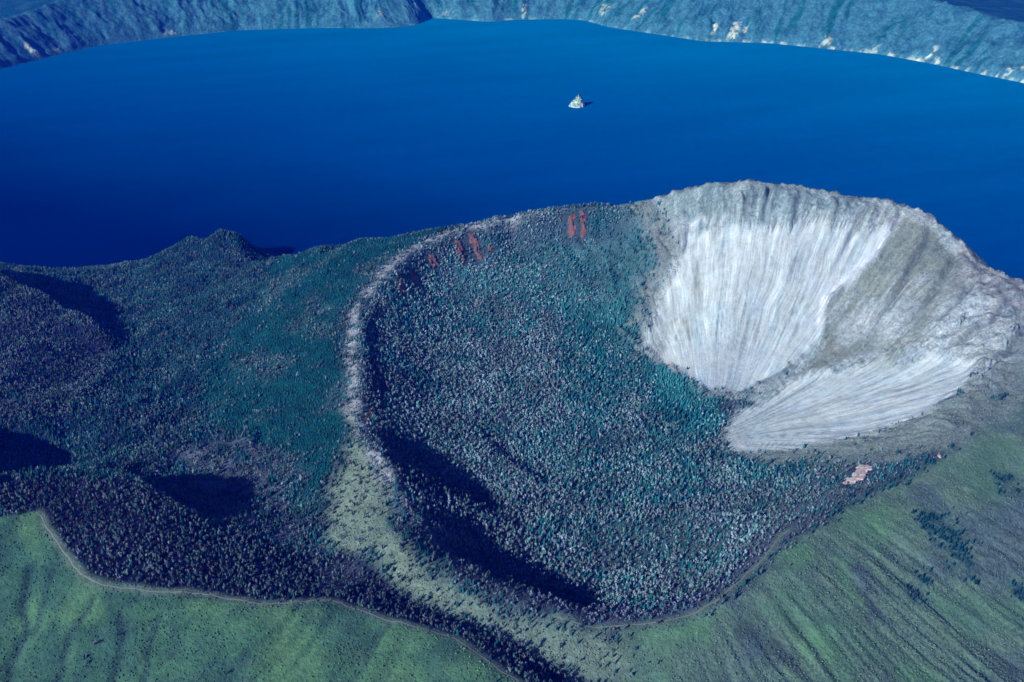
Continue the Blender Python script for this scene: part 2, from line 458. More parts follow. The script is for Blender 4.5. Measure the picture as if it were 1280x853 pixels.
cover(m_brn * smooth(0.25, -0.15, GUL) * 0.7, (80, 104, 112), 0.0, 0.0, 1.0, grass=0.4)
cover(m_brn * smooth(0.2, -0.2, GUL2) * 0.5, (72, 96, 108), 0.0, 0.0, 1.0, grass=0.4)
cover(m_brn * smooth(0.3, 0.6, GUL2) * 0.5, (108, 136, 122), 0.0, 0.0, 0.6, grass=0.7)
cover(m_brn * smooth(0.02, 0.3, NO2) * smooth(1900, 1500, Y), (92, 128, 112), 0.0, 0.0, 0.35, grass=1.0)
cover(m_brn * smooth(-0.05, -0.4, NO2) * 0.8, (82, 104, 114), 0.0, 0.0, 1.0, grass=0.4)
for pl in ([(770, 785), (850, 778), (900, 760), (880, 800), (830, 815)], [(960, 690), (1010, 670), (1030, 700), (980, 720)], [(1085, 640), (1105, 625), (1120, 650), (1098, 690), (1085, 670)],
           [(990, 800), (1030, 780), (1045, 810), (1010, 830)], [(1120, 830), (1160, 840), (1190, 853), (1120, 860)], [(1040, 690), (1062, 700), (1080, 760), (1060, 750)]):
    cover(region(pl, 14, 1.5) * 0.7, (98, 144, 112), 0, 0, 0.12, grass=1.0)
m_clump = np.maximum(region([(1150, 645), (1185, 640), (1200, 660), (1208, 690), (1218, 724), (1195, 722), (1180, 690), (1158, 668)], 24, 2.6), region([(1138, 715), (1158, 718), (1155, 748), (1140, 742)], 14, 2))
m_clump = np.maximum(m_clump, region([(1268, 735), (1300, 740), (1300, 765), (1270, 752)], 14, 2))
m_clump = np.maximum(m_clump, region([(1245, 590), (1275, 590), (1270, 615), (1250, 612)], 14, 2))
cover(m_clump * smooth(-0.35, 0.15, NO), (48, 84, 98), 0.85, 0.0, 0.5, tb=1.1)
cover(region([(1190, 640), (1300, 600), (1300, 740), (1230, 740), (1205, 690)], 30, 2) * (1 - m_clump) * 0.7, (88, 108, 122), 0.0, 0.04, 1.0)

# crater interior
ins = smooth(4, -14, RD)
cover(ins, (58, 82, 102), 0.12, 0.92, 0.35, tb=1.3)
cover(ins * smooth(0.05, 0.3, NO2) * 0.8, (48, 88, 100), 0.6, 0.35, 0.25, tb=1.45)
cover(ins * smooth(0.1, 0.4, NO) * 0.6, (74, 100, 116), 0.05, 0.4, 0.6, tb=1.45)
cover(region([(470, 400), (560, 330), (700, 300), (800, 280), (840, 300), (815, 390), (790, 430), (700, 400), (600, 380), (520, 420)], 45, 2) * ins * 0.8, (72, 112, 122), 0.38, 0.36, 0.7, tb=1.6)
for pl, a in (([(800, 440), (870, 482), (905, 500), (895, 545), (870, 560), (820, 520)], 0.9), ([(700, 380), (790, 370), (800, 470), (760, 540), (700, 500)], 0.6), ([(900, 555), (960, 575), (1040, 570), (1020, 590), (930, 600)], 0.7),
              ([(640, 540), (760, 540), (860, 560), (900, 600), (760, 640), (680, 610)], 0.35), ([(720, 650), (860, 650), (880, 690), (780, 700), (720, 680)], 0.4)):
    cover(region(pl, 22, 2) * a, (30, 100, 104), 0.9, 0.12, 0.2, tb=1.6)
cover(region([(720, 655), (850, 650), (960, 655), (900, 690), (840, 715), (760, 705)], 18, 1.5) * 0.75, (84, 108, 112), 0.12, 0.25, 0.8)
cover(region([(1020, 560), (1080, 550), (1130, 548), (1100, 580), (1060, 600), (1010, 590)], 16, 1.5) * 0.8, (96, 120, 118), 0.02, 0.15, 0.6)
cover(region([(945, 640), (1000, 602), (1060, 604), (1115, 588), (1095, 612), (1020, 652), (962, 694), (925, 712)], 18, 2) * smooth(-0.5, 0.1, NO) * 0.85, (94, 112, 120), 0.04, 0.25, 1.0, tb=1.0)
# lower left interior: shade painted into the ground, sparse bare trees
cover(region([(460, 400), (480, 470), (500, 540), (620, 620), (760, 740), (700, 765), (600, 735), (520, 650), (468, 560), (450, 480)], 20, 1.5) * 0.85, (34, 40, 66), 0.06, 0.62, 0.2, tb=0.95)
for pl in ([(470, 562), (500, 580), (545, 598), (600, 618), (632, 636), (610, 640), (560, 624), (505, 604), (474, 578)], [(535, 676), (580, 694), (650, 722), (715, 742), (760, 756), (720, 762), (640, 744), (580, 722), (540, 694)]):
    cover(region(pl, 12, 0.7), (22, 26, 44), 0.05, 0.22, 0.1, tb=0.6)  # shadow bands painted as dark ground with few trees
# grey fringe along the rim
fr = np.exp(-((RD - 9 - 9 * NO) / (15 + 8 * NO2)) ** 2) * smooth(300, -100, X) * smooth(1250, 1500, Y)
cover(np.clip(fr * 1.3, 0, 1) * smooth(-0.5, 0.1, fbm(X, Y, 26, 3, 250)), (164, 170, 182), 0.0, 0.22, 0.9, tb=1.6)
fr2 = np.exp(-((RD + 12) / 20) ** 2) * smooth(1500, 1250, Y) * smooth(760, 500, X)
cover(np.clip(fr2, 0, 1) * 0.85, (80, 88, 112), 0.0, 0.35, 0.8)

# peak wall
WALL = [(812, 246), (870, 228), (930, 216), (1000, 224), (1130, 244), (1200, 292), (1250, 334), (1330, 346), (1330, 450), (1270, 478), (1220, 505), (1150, 540), (1060, 552), (960, 572), (905, 560), (915, 520), (940, 500),
        (880, 492), (835, 462), (795, 430), (825, 375), (845, 315), (835, 275)]
m_wall = region(WALL, 14, 1.6)
fring = region([(770, 250), (830, 236), (880, 262), (868, 320), (850, 370), (830, 430), (800, 445), (780, 425), (800, 360), (805, 300)], 34, 2.4)
cover(fring * smooth(-0.45, 0.15, NO), (132, 146, 152), 0.02, 0.08, 0.8, rock=0.5, tb=0.9)
streak = ridged(TH * 22 + fbm(X, Y, 120, 2, 9) * 0.4, RR / 420, 1.0, 3, 90)
chip = fbm(X, Y, 38, 5, 210)
cover(m_wall, (158, 181, 192), 0.0, 0.0, 0.04, rock=1.0)
cover(m_wall * smooth(0.0, 0.35, chip) * 0.6, (132, 150, 160), 0, 0, 0.10, rock=0.8)
cover(m_wall * smooth(-0.05, -0.35, chip) * 0.6, (190, 207, 218), 0, 0, 0.0, rock=1.0)
olive = region(OLIVE, 8)
cover(m_wall * olive * smooth(-0.9, -0.3, streak + 0.5 * chip), (130, 143, 141), 0, 0, 0.35, rock=0.55)
cover(m_wall * olive * smooth(0.15, 0.5, streak) * smooth(-0.1, 0.3, NO2) * 0.8, (184, 198, 212), 0, 0, 0.0, rock=1.0)
cover(m_wall * olive * region([(1050, 400), (1095, 378), (1110, 395), (1080, 425), (1045, 440)], 12) * 0.7, (194, 206, 220), 0, 0, 0.0, rock=1.0)
cover(m_wall * region([(1190, 300), (1240, 335), (1310, 355), (1310, 400), (1250, 390), (1205, 380)], 16), (142, 150, 158), 0, 0, 0.3, rock=0.6)
band = region([(812, 246), (930, 218), (1000, 226), (1110, 246), (1060, 282), (1010, 274), (985, 284), (930, 288), (868, 288)], 9)
cover(m_wall * band * smooth(-0.35, 0.2, chip + 0.25), (136, 163, 174), 0, 0, 0.08, rock=0.95)
m_scr = smooth(0.34, 0.66, region(SCREE, 24, 0.9) + 0.26 * streak * smooth(0.95, 0.6, region(SCREE, 24, 0.9)))
top_d, _, _ = seg_dist(X, Y, line_w([(856, 286), (905, 280), (945, 276), (985, 274), (1010, 268), (1044, 282), (1085, 286)]))
m_scr = m_scr * smooth(0.15, 0.55, top_d / 42 + 0.42 * ridged(TH * 38 + fbm(X, Y, 70, 3, 9) * 0.7, RR / 300, 1.0, 3, 91))
fine = ridged(TH * 48 + fbm(X, Y, 60, 3, 9) * 0.5, RR / 240, 1.0, 3, 93)
fine2 = ridged(TH * 30 + fbm(X, Y, 110, 3, 13) * 0.7, RR / 330, 1.0, 4, 95)
cover(m_scr * smooth(-0.85, -0.35, streak + 0.25 * NO), (140, 161, 176), 0, 0, 0, rock=1.0)
cover(m_scr * smooth(0.1, 0.5, fine2 + 0.4 * NO2) * 0.85, (172, 193, 209), 0, 0, 0, rock=1.0)
cover(m_scr * smooth(0.25, 0.55, streak + 0.25 * NO) * 0.75, (204, 219, 231), 0, 0, 0, rock=1.0)
cover(region([(868, 320), (880, 326), (874, 372), (866, 425), (852, 432), (856, 380)], 9, 1.3) * 0.75, (136, 150, 154), 0, 0, 0.06, rock=0.8)
cover(region([(845, 400), (822, 446), (806, 428), (830, 380)], 14, 1.5) * 0.75, (134, 147, 158), 0, 0, 0.2, rock=0.8)
cover(m_scr * region([(855, 440), (900, 430), (960, 440), (940, 490), (880, 490), (850, 465)], 22) * 0.7, (158, 176, 198), 0, 0, 0, rock=0.6)
cover(region([(925, 516), (1000, 488), (1045, 486), (965, 534)], 12, 1.5) * 0.5, (128, 148, 158), 0, 0, 0.1, rock=1.0)
cover(region([(838, 335), (866, 296), (868, 360), (862, 430), (850, 468), (800, 430)], 18, 1.5) * smooth(0.35, -0.1, streak) * 0.7, (132, 148, 156), 0, 0, 0.15, rock=0.8)
line = region([(1128, 268), (1104, 308), (1072, 342), (1050, 356), (1034, 370), (1030, 395), (1026, 412), (1018, 410), (1024, 384), (1026, 370), (1045, 350), (1066, 338), (1096, 306), (1116, 270)], 4, 0.4)
cover(line * 0.9, (208, 214, 232), 0, 0, 0, rock=1.0)  # pale scree edge of the spur, its sunlit brightness painted in
fan0 = region(FAN, 36, 1.1)
m_fan = smooth(0.34, 0.66, fan0 + 0.34 * streak * smooth(0.95, 0.6, fan0))
cover(m_fan * smooth(-0.8, -0.25, streak + 0.2 * NO), (140, 161, 174), 0, 0, 0, rock=1.0)
cover(m_fan * smooth(0.1, 0.5, fine2 + 0.4 * NO2) * 0.85, (176, 198, 212), 0, 0, 0, rock=1.0)
cover(m_fan * smooth(0.2, 0.5, streak + 0.25 * NO) * 0.75, (204, 219, 231), 0, 0, 0, rock=1.0)
cover(region([(1180, 378), (1225, 360), (1262, 400), (1240, 440), (1185, 450), (1140, 440), (1160, 405)], 12) * 0.8, (182, 200, 214), 0, 0, 0, rock=1.0)
cover(region([(1090, 455), (1120, 436), (1165, 434), (1140, 450), (1110, 462)], 12, 1.4) * 0.7, (140, 158, 158), 0, 0, 0.08, rock=0.7)
fine = ridged(TH * 48 + fbm(X, Y, 60, 3, 9) * 0.5, RR / 240, 1.0, 3, 93)
cover(m_wall * np.clip(m_scr + m_fan, 0, 1) * smooth(0.0, -0.45, fine) * 0.8, (122, 141, 152), 0, 0, 0.04, rock=1.0)
cover(m_wall * smooth(0.25, 0.55, fine) * smooth(120, 260, RR) * (1 - 0.8 * olive) * (1 - 0.6 * band) * 0.5, (200, 212, 226), 0, 0, 0.0, rock=1.0)
cover(region([(905, 562), (1000, 557), (1100, 535), (1180, 505), (1235, 468), (1290, 440), (1295, 500), (1190, 562), (1120, 578), (1050, 572), (960, 584)], 16, 2.0) * (1 - m_fan) * smooth(-0.6, -0.1, NO), (122, 140, 142), 0.0, 0.06, 1.0, rock=0.3, tb=0.9)
cover(region([(1200, 500), (1235, 450), (1300, 380), (1310, 470), (1250, 500)], 16, 2.0) * smooth(-0.2, 0.2, NO) * 0.8, (136, 152, 160), 0.0, 0.02, 0.6, rock=0.7)
cover(np.clip(CHUTE, 0, 1) * (1 - m_scr) * 0.55, (104, 122, 134), 0, 0, 0.1, rock=0.8)
edge = region(SCREE, 30, 2.0)
edge = smooth(0.04, 0.3, edge) * smooth(0.62, 0.4, edge) * smooth(330, 260, RR)
cover(edge * smooth(-0.4, 0.1, NO) * 0.8, (110, 128, 138), 0.20, 0.12, 0.7, rock=0.4, tb=1.1)
edge = smooth(0.04, 0.3, fan0) * smooth(0.6, 0.4, fan0) * (Y < FY + 40)
cover(edge * smooth(-0.4, 0.1, NO) * 0.7, (116, 134, 138), 0.08, 0.1, 0.9, rock=0.4)
# far (lake) side of the peak
back = smooth(-4, 6, RD) * smooth(1950, 2100, Y) * smooth(180, 300, X)
cover(back, (110, 130, 140), 0.0, 0.0, 0.3, rock=0.3)
m_screetot = np.clip(m_scr + m_fan, 0, 1)

CLEAR = [[(704, 262), (735, 262), (737, 306), (708, 304)], [(564, 298), (578, 293), (597, 288), (610, 322), (602, 330), (576, 338)], [(605, 304), (619, 304), (620, 322), (606, 322)],
         [(530, 321), (543, 316), (556, 334), (540, 344)], [(490, 349), (503, 343), (520, 334), (529, 356), (500, 378)], [(450, 524), (468, 502), (474, 514), (458, 533)], [(1050, 608), (1068, 582), (1095, 578), (1094, 592), (1068, 610)], [(1164, 573), (1178, 562), (1182, 572), (1168, 580)]]
cover(np.clip(RILL, 0, 1) * 0.6, (46, 68, 80), 0.0, 0.02, 1.0, grass=0.2, tb=0.6)
for pl in CLEAR:
    cover(region(pl, 9, 2.0) * 0.9, (62, 82, 98), 0.03, 0.12, 0.3)

TRAIL = [(50, 642), (58, 660), (68, 672), (85, 698), (110, 726), (140, 734), (200, 741), (240, 741), (280, 749), (320, 757), (360, 755), (400, 751), (420, 752), (460, 766), (500, 778), (540, 790), (572, 799), (600, 820), (625, 838), (652, 854)]
RIM_TRAIL = [(690, 771), (720, 780), (770, 783), (830, 778), (870, 768), (900, 748), (930, 722), (958, 696), (975, 670), (990, 660)]
for tr_, cw in ((TRAIL, 7), (RIM_TRAIL, 4)):
    poly = line_w(tr_)
    sl = box_of(poly, 40)
    d, _, _ = seg_dist(X[sl], Y[sl], poly)
    k_ = smooth(cw - 4, cw + 4, d)
    m_ = np.zeros_like(X)
    m_[sl] = 1 - smooth(3, cw + 4, d)
    cover(m_ * 0.85, (98, 122, 112), 0, 0, 0.6, grass=0.8)
    DC[sl] *= k_
    DD[sl] *= k_
    DS[sl] *= smooth(1, 5, d)

# ------------------------------------------------------------------ helpers to link objects


def link(name, me, mat, parent=None):
    o = bpy.data.objects.new(name, me)
    C.objects.link(o)
    if mat is not None and not me.materials:
        me.materials.append(mat)
    if parent is not None:
        o.parent = parent
    return o


def tag(o, label=None, cat=None, group=None, kind=None):
    if label: o['label'] = label
    if cat: o['category'] = cat
    if group: o['group'] = group
    if kind: o['kind'] = kind
    return o


def make_mesh(name, V, T, nper):
    """V (n,3), T (m,nper) -> mesh"""
    me = bpy.data.meshes.new(name)
    V = np.ascontiguousarray(V, dtype=np.float32)
    T = np.ascontiguousarray(T, dtype=np.int32)
    me.vertices.add(len(V))
    me.vertices.foreach_set('co', V.ravel())
    me.loops.add(T.size)
    me.loops.foreach_set('vertex_index', T.ravel())
    me.polygons.add(len(T))
    me.polygons.foreach_set('loop_start', np.arange(0, T.size, nper, dtype=np.int32))
    me.update(calc_edges=True)
    return me


def set_col(me, name, rgb):
    a = me.color_attributes.new(name, 'FLOAT_COLOR', 'POINT')
    c = np.ones((len(me.vertices), 4), np.float32)
    c[:, :3] = rgb
    a.data.foreach_set('color', c.ravel())


def set_f(me, name, v):
    a = me.attributes.new(name, 'FLOAT', 'POINT')
    a.data.foreach_set('value', np.ascontiguousarray(v, dtype=np.float32))


class NT:
    def __init__(self, name):
        self.m = bpy.data.materials.new(name)
        self.m.use_nodes = True
        self.t = self.m.node_tree
        self.t.nodes.clear()
        self.out = self.n('ShaderNodeOutputMaterial')

    def n(self, typ, **kw):
        nd = self.t.nodes.new(typ)
        for k, v in kw.items():
            setattr(nd, k, v)
        return nd

    def l(self, a, b):
        self.t.links.new(a, b)

    def put(self, sock, v):
        if isinstance(v, bpy.types.NodeSocket):
            self.l(v, sock)
        elif sock.type == 'RGBA' and isinstance(v, (int, float)):
            sock.default_value = (v, v, v, 1.0)
        else:
            sock.default_value = v

    def math(self, op, a, b=0.0, c=0.0):
        nd = self.n('ShaderNodeMath', operation=op)
        for i, v in enumerate((a, b, c)):
            self.put(nd.inputs[i], v)
        return nd.outputs[0]

    def noise(self, vec, scale, detail=3.0, rough=0.55):
        nd = self.n('ShaderNodeTexNoise')
        if vec is not None:
            self.l(vec, nd.inputs['Vector'])
        nd.inputs['Scale'].default_value = scale
        nd.inputs['Detail'].default_value = detail
        nd.inputs['Roughness'].default_value = rough
        return nd.outputs['Fac']

    def rng(self, v, a, b, c, d):
        nd = self.n('ShaderNodeMapRange')
        self.l(v, nd.inputs[0])
        for i, q in enumerate((a, b, c, d)):
            nd.inputs[i + 1].default_value = q
        return nd.outputs[0]

    def mix(self, f, a, b, blend='MIX'):
        nd = self.n('ShaderNodeMix', data_type='RGBA', blend_type=blend)
        self.put(nd.inputs[0], f)
        self.put(nd.inputs[6], a)
        self.put(nd.inputs[7], b)
        return nd.outputs[2]

    def bsdf(self, col, rough=0.95, spec=0.05, normal=None):
        b = self.n('ShaderNodeBsdfPrincipled')
        self.put(b.inputs['Base Color'], col)
        b.inputs['Roughness'].default_value = rough
        b.inputs['Specular IOR Level'].default_value = spec
        if normal is not None:
            self.l(normal, b.inputs['Normal'])
        self.l(b.outputs[0], self.out.inputs[0])
        return b

    def bump(self, h, strength, dist):
        nd = self.n('ShaderNodeBump')
        self.l(h, nd.inputs['Height'])
        nd.inputs['Strength'].default_value = strength
        nd.inputs['Distance'].default_value = dist
        return nd.outputs[0]


def rgba(c):
    return (float(c[0]), float(c[1]), float(c[2]), 1.0)


# ------------------------------------------------------------------ ground material
def ground_material():
    k = NT('ground_cover')
    geo = k.n('ShaderNodeNewGeometry')
    pos = geo.outputs['Position']
    col = k.n('ShaderNodeAttribute', attribute_name='cover').outputs['Color']
    rock = k.n('ShaderNodeAttribute', attribute_name='rock').outputs['Fac']
    grass = k.n('ShaderNodeAttribute', attribute_name='grass').outputs['Fac']
    sep = k.n('ShaderNodeSeparateXYZ')
    k.l(pos, sep.inputs[0])
    dx = k.math('SUBTRACT', sep.outputs[0], FX)
    dy = k.math('SUBTRACT', sep.outputs[1], FY)
    th = k.math('ARCTAN2', dy, dx)
    r = k.math('SQRT', k.math('ADD', k.math('MULTIPLY', dx, dx), k.math('MULTIPLY', dy, dy)))
    wob = k.noise(pos, 0.008, 1.0)
    thw = k.math('ADD', th, k.math('MULTIPLY', wob, 0.07))

    def streak(ks, kr, detail):
        cb = k.n('ShaderNodeCombineXYZ')
        k.l(k.math('MULTIPLY', thw, ks), cb.inputs[0])
        k.l(k.math('MULTIPLY', r, kr), cb.inputs[1])
        return k.noise(cb.outputs[0], 1.0, detail, 0.6)
    s1 = streak(26.0, 0.006, 4.0)
    s2 = streak(80.0, 0.018, 3.0)
    s3 = streak(230.0, 0.012, 3.0)
    st = k.math('ADD', k.math('MULTIPLY', s1, 0.36), k.math('ADD', k.math('MULTIPLY', s2, 0.34), k.math('MULTIPLY', s3, 0.30)))
    stf = k.rng(st, 0.38, 0.62, 0.60, 1.22)
    speck = k.rng(k.noise(pos, 0.22, 4.0, 0.7), 0.3, 0.7, 0.78, 1.22)
    stf = k.math('MULTIPLY', stf, k.rng(k.noise(pos, 0.05, 4.0, 0.65), 0.3, 0.7, 0.86, 1.14))
    crag = k.noise(pos, 0.11, 6.0, 0.78)
    loose = k.n('ShaderNodeAttribute', attribute_name='scree').outputs['Fac']
    cragf = k.math('MULTIPLY', k.rng(crag, 0.34, 0.62, 0.62, 1.30), k.rng(k.noise(pos, 0.4, 3.0, 0.7), 0.3, 0.7, 0.75, 1.25))
    # general mottling of vegetation and soil
    n1 = k.noise(pos, 0.035, 5.0, 0.65)
    n2 = k.noise(pos, 0.16, 4.0, 0.7)
    mot = k.math('MULTIPLY', k.rng(n1, 0.3, 0.7, 0.68, 1.32), k.rng(n2, 0.28, 0.72, 0.5, 1.5))
    gro = k.math('MULTIPLY', k.rng(n1, 0.3, 0.7, 0.84, 1.16), k.rng(n2, 0.28, 0.72, 0.74, 1.26))
    f_g = k.mix(grass, mot, gro)
    fac = k.mix(rock, f_g, k.mix(1.0, k.mix(0.5, stf, k.mix(1.0, stf, speck, 'MULTIPLY')), k.mix(loose, cragf, 1.0), 'MULTIPLY'))
    c1 = k.mix(1.0, col, fac, 'MULTIPLY')
    # warm and cold drift
    tint = k.rng(k.noise(pos, 0.018, 3.0), 0.35, 0.65, 0.0, 1.0)
    c2 = k.mix(1.0, c1, k.mix(tint, (1.03, 1.0, 0.98, 1), (0.96, 1.0, 1.04, 1)), 'MULTIPLY')
    hb = k.math('ADD', k.math('MULTIPLY', n2, k.mix(rock, 1.0, 0.3)), k.math('MULTIPLY', rock, k.math('ADD', k.math('MULTIPLY', st, k.mix(loose, 1.4, 0.9)), k.math('MULTIPLY', crag, k.mix(loose, 2.4, 0.25)))))
    k.bsdf(c2, normal=k.bump(hb, 0.8, 4.5))
    return k.m


ground_mat = ground_material()

# ------------------------------------------------------------------ terrain meshes
ny, nx = X.shape
V = np.stack([X, Y, Z], -1).reshape(-1, 3)
# analytic vertex normals, shared by the pieces so the seams do not show
gy, gx = np.gradient(Z, YS, XS)
NRM = np.stack([-gx, -gy, np.ones_like(gx)], -1)
NRM /= np.linalg.norm(NRM, axis=-1, keepdims=True)
NRM = NRM.reshape(-1, 3)
idx = np.arange(ny * nx).reshape(ny, nx)
Q = np.stack([idx[:-1, :-1], idx[:-1, 1:], idx[1:, 1:], idx[1:, :-1]], -1).reshape(-1, 4)


def face_mean(G):
    return (G[:-1, :-1] + G[1:, 1:]).ravel() * 0.5


f_scree = face_mean(m_screetot) > 0.5
f_mead = (face_mean(m_mead) > 0.5) & ~f_scree
f_deep = face_mean(Z) < -25
for name, sel in (('terrain', ~f_scree & ~f_mead & ~f_deep), ('scree_slope', f_scree), ('meadow', f_mead)):
    q = Q[sel]
    used, inv = np.unique(q, return_inverse=True)
    me = make_mesh(name, V[used], inv.reshape(-1, 4), 4)
    me.polygons.foreach_set('use_smooth', np.ones(len(me.polygons), bool))
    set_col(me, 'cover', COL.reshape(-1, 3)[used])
    set_f(me, 'rock', ROCK.ravel()[used])
    set_f(me, 'grass', GRASS.ravel()[used])
    set_f(me, 'scree', m_screetot.ravel()[used])
    me.normals_split_custom_set_from_vertices([tuple(v) for v in NRM[used]])
    tag(link(name, me, ground_mat), kind='structure')

# ------------------------------------------------------------------ lake
def water_material():
    k = NT('lake_water')
    geo = k.n('ShaderNodeNewGeometry')
    pos = geo.outputs['Position']
    sep = k.n('ShaderNodeSeparateXYZ')
    k.l(pos, sep.inputs[0])
    # reflection and vignette falloff painted into the water: darker left and near
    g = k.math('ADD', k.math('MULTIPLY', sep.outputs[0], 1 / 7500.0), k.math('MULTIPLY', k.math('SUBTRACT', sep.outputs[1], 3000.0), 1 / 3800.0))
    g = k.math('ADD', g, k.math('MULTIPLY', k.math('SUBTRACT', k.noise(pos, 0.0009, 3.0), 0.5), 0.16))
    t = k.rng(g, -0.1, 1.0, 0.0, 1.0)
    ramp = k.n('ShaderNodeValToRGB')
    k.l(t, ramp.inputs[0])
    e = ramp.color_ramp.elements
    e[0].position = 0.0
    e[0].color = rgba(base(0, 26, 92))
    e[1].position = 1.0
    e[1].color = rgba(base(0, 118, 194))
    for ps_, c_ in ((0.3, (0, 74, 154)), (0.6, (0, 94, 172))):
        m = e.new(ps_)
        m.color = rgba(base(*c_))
    fine = k.noise(pos, 0.02, 5.0, 0.7)
    lane = k.n('ShaderNodeCombineXYZ')
    k.l(k.math('MULTIPLY', k.math('ADD', sep.outputs[0], sep.outputs[1]), 0.0005), lane.inputs[0])
    k.l(k.math('MULTIPLY', k.math('SUBTRACT', sep.outputs[1], k.math('MULTIPLY', sep.outputs[0], 0.35)), 0.003), lane.inputs[1])
    ln = k.rng(k.noise(lane.outputs[0], 1.0, 5.0, 0.6), 0.3, 0.7, 0.90, 1.10)
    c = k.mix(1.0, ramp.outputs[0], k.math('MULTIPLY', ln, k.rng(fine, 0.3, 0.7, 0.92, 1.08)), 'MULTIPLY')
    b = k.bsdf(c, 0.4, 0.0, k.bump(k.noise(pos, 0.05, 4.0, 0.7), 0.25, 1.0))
    return k.m


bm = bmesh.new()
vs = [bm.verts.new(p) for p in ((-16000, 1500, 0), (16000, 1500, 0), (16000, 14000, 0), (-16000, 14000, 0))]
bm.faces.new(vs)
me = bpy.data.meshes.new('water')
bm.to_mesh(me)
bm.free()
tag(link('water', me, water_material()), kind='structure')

# ------------------------------------------------------------------ far caldera wall
SHORE = [(-260, 150), (-120, 116), (0, 87), (60, 72), (120, 58), (200, 48), (300, 38), (400, 35), (470, 35.5), (500, 34), (522, 31), (540, 22.5), (575, 25), (610, 27.5), (640, 25), (700, 24), (730, 25.5), (760, 34), (820, 43), (880, 52),
         (960, 54), (1020, 60), (1100, 68), (1160, 79), (1220, 92), (1280, 104), (1400, 150), (1560, 215)]
shore = np.array([P(px, py, 0)[:2] for px, py in SHORE])
seg = np.r_[0, np.cumsum(np.hypot(*np.diff(shore, axis=0).T))]
SL = seg[-1]
ss = np.arange(0, SL, 9.0)
sx, sy = np.interp(ss, seg, shore[:, 0]), np.interp(ss, seg, shore[:, 1])
spx = np.interp(ss, seg, [p[0] for p in SHORE])
kern = np.ones(9) / 9
sxs, sys_ = np.convolve(np.pad(sx, 4, 'edge'), kern, 'valid'), np.convolve(np.pad(sy, 4, 'edge'), kern, 'valid')
kb = np.ones(89) / 89
tx, ty = np.gradient(np.convolve(np.pad(sx, 44, 'edge'), kb, 'valid')), np.gradient(np.convolve(np.pad(sy, 44, 'edge'), kb, 'valid'))
nl = np.hypot(tx, ty)
onx, ony = -ty / nl, tx / nl
dds = np.concatenate([np.arange(-40, 620, 8.0), 620 + np.cumsum(10 * 1.16 ** np.arange(1, 34))])
S, Dd = np.meshgrid(ss, dds)
hx = sxs[None, :] + onx[None, :] * Dd
hy = sys_[None, :] + ony[None, :] * Dd
rimh = np.interp(spx, [-260, 0, 120, 400, 640, 900, 1100, 1200, 1280, 1560], [150, 150, 215, 330, 350, 330, 265, 225, 190, 170])[None, :]
rimh = rimh * (1 + 0.10 * fbm(S, S * 0, 700, 3, 101))
slope_w = rimh * 1.75
t = Dd / slope_w
hz = rimh * np.where(t < 1, np.clip(t, -0.2, 1) ** 0.9 if False else np.sign(t) * np.abs(np.clip(t, -0.15, 1)) ** 0.92, 1.0) - np.where(t > 1, (Dd - slope_w) * 0.075, 0)
hz = np.where(t > 1, np.maximum(hz, 20 + 25 * fbm(hx, hy, 600, 4, 104)), hz)
onwall = smooth(0.0, 0.12, t) * smooth(1.5, 0.95, t)
BIG = ridged(S / 190 + fbm(hx, hy, 300, 2, 107) * 0.6, Dd / 700, 1.0, 4, 110)
hz += onwall * (BIG * 34 - 8)
hz += onwall * ridged(S / 42 + fbm(hx, hy, 120, 3, 108) * 0.7, Dd / 240, 1.0, 3, 114) * 9
hz += onwall * fbm(hx, hy, 60, 4, 120) * 12
hz += smooth(-10, 40, Dd) * fbm(hx, hy, 400, 4, 130) * 8
hcol = np.zeros(hx.shape + (3,))
hcol[:] = base(24, 98, 120)  # blue of the distance haze is painted into the wall colours
N1, N2 = fbm(hx, hy, 120, 5, 140), fbm(hx, hy, 35, 4, 150)
SN = ridged(S / 60 + fbm(hx, hy, 200, 2, 107) * 0.4, Dd / 400, 1.0, 4, 160)


def hc(m, rgb):
    global hcol
    m = np.clip(m, 0, 1)[..., None]
    hcol = hcol * (1 - m) + base(*rgb) * m


hc(smooth(0.0, 0.5, SN) * 0.7, (74, 132, 178))
hc(smooth(0.05, 0.4, N1) * 0.6, (26, 86, 120))
hc(smooth(0.3, -0.2, BIG) * 0.6, (22, 76, 122))
hc(smooth(0.1, 0.45, N2) * 0.4, (88, 146, 180))
leftd = smooth(320, 0, np.broadcast_to(spx, hx.shape))
hc(leftd * 0.75, (24, 66, 118))
hc(leftd * smooth(0.1, 0.5, SN) * 0.5, (64, 110, 150))
hc(smooth(1.02, 1.25, t), (14, 80, 122))
hc(smooth(1.0, 1.2, t) * smooth(0, 0.35, N1) * 0.6, (52, 100, 140))
PX = np.broadcast_to(spx, hx.shape)
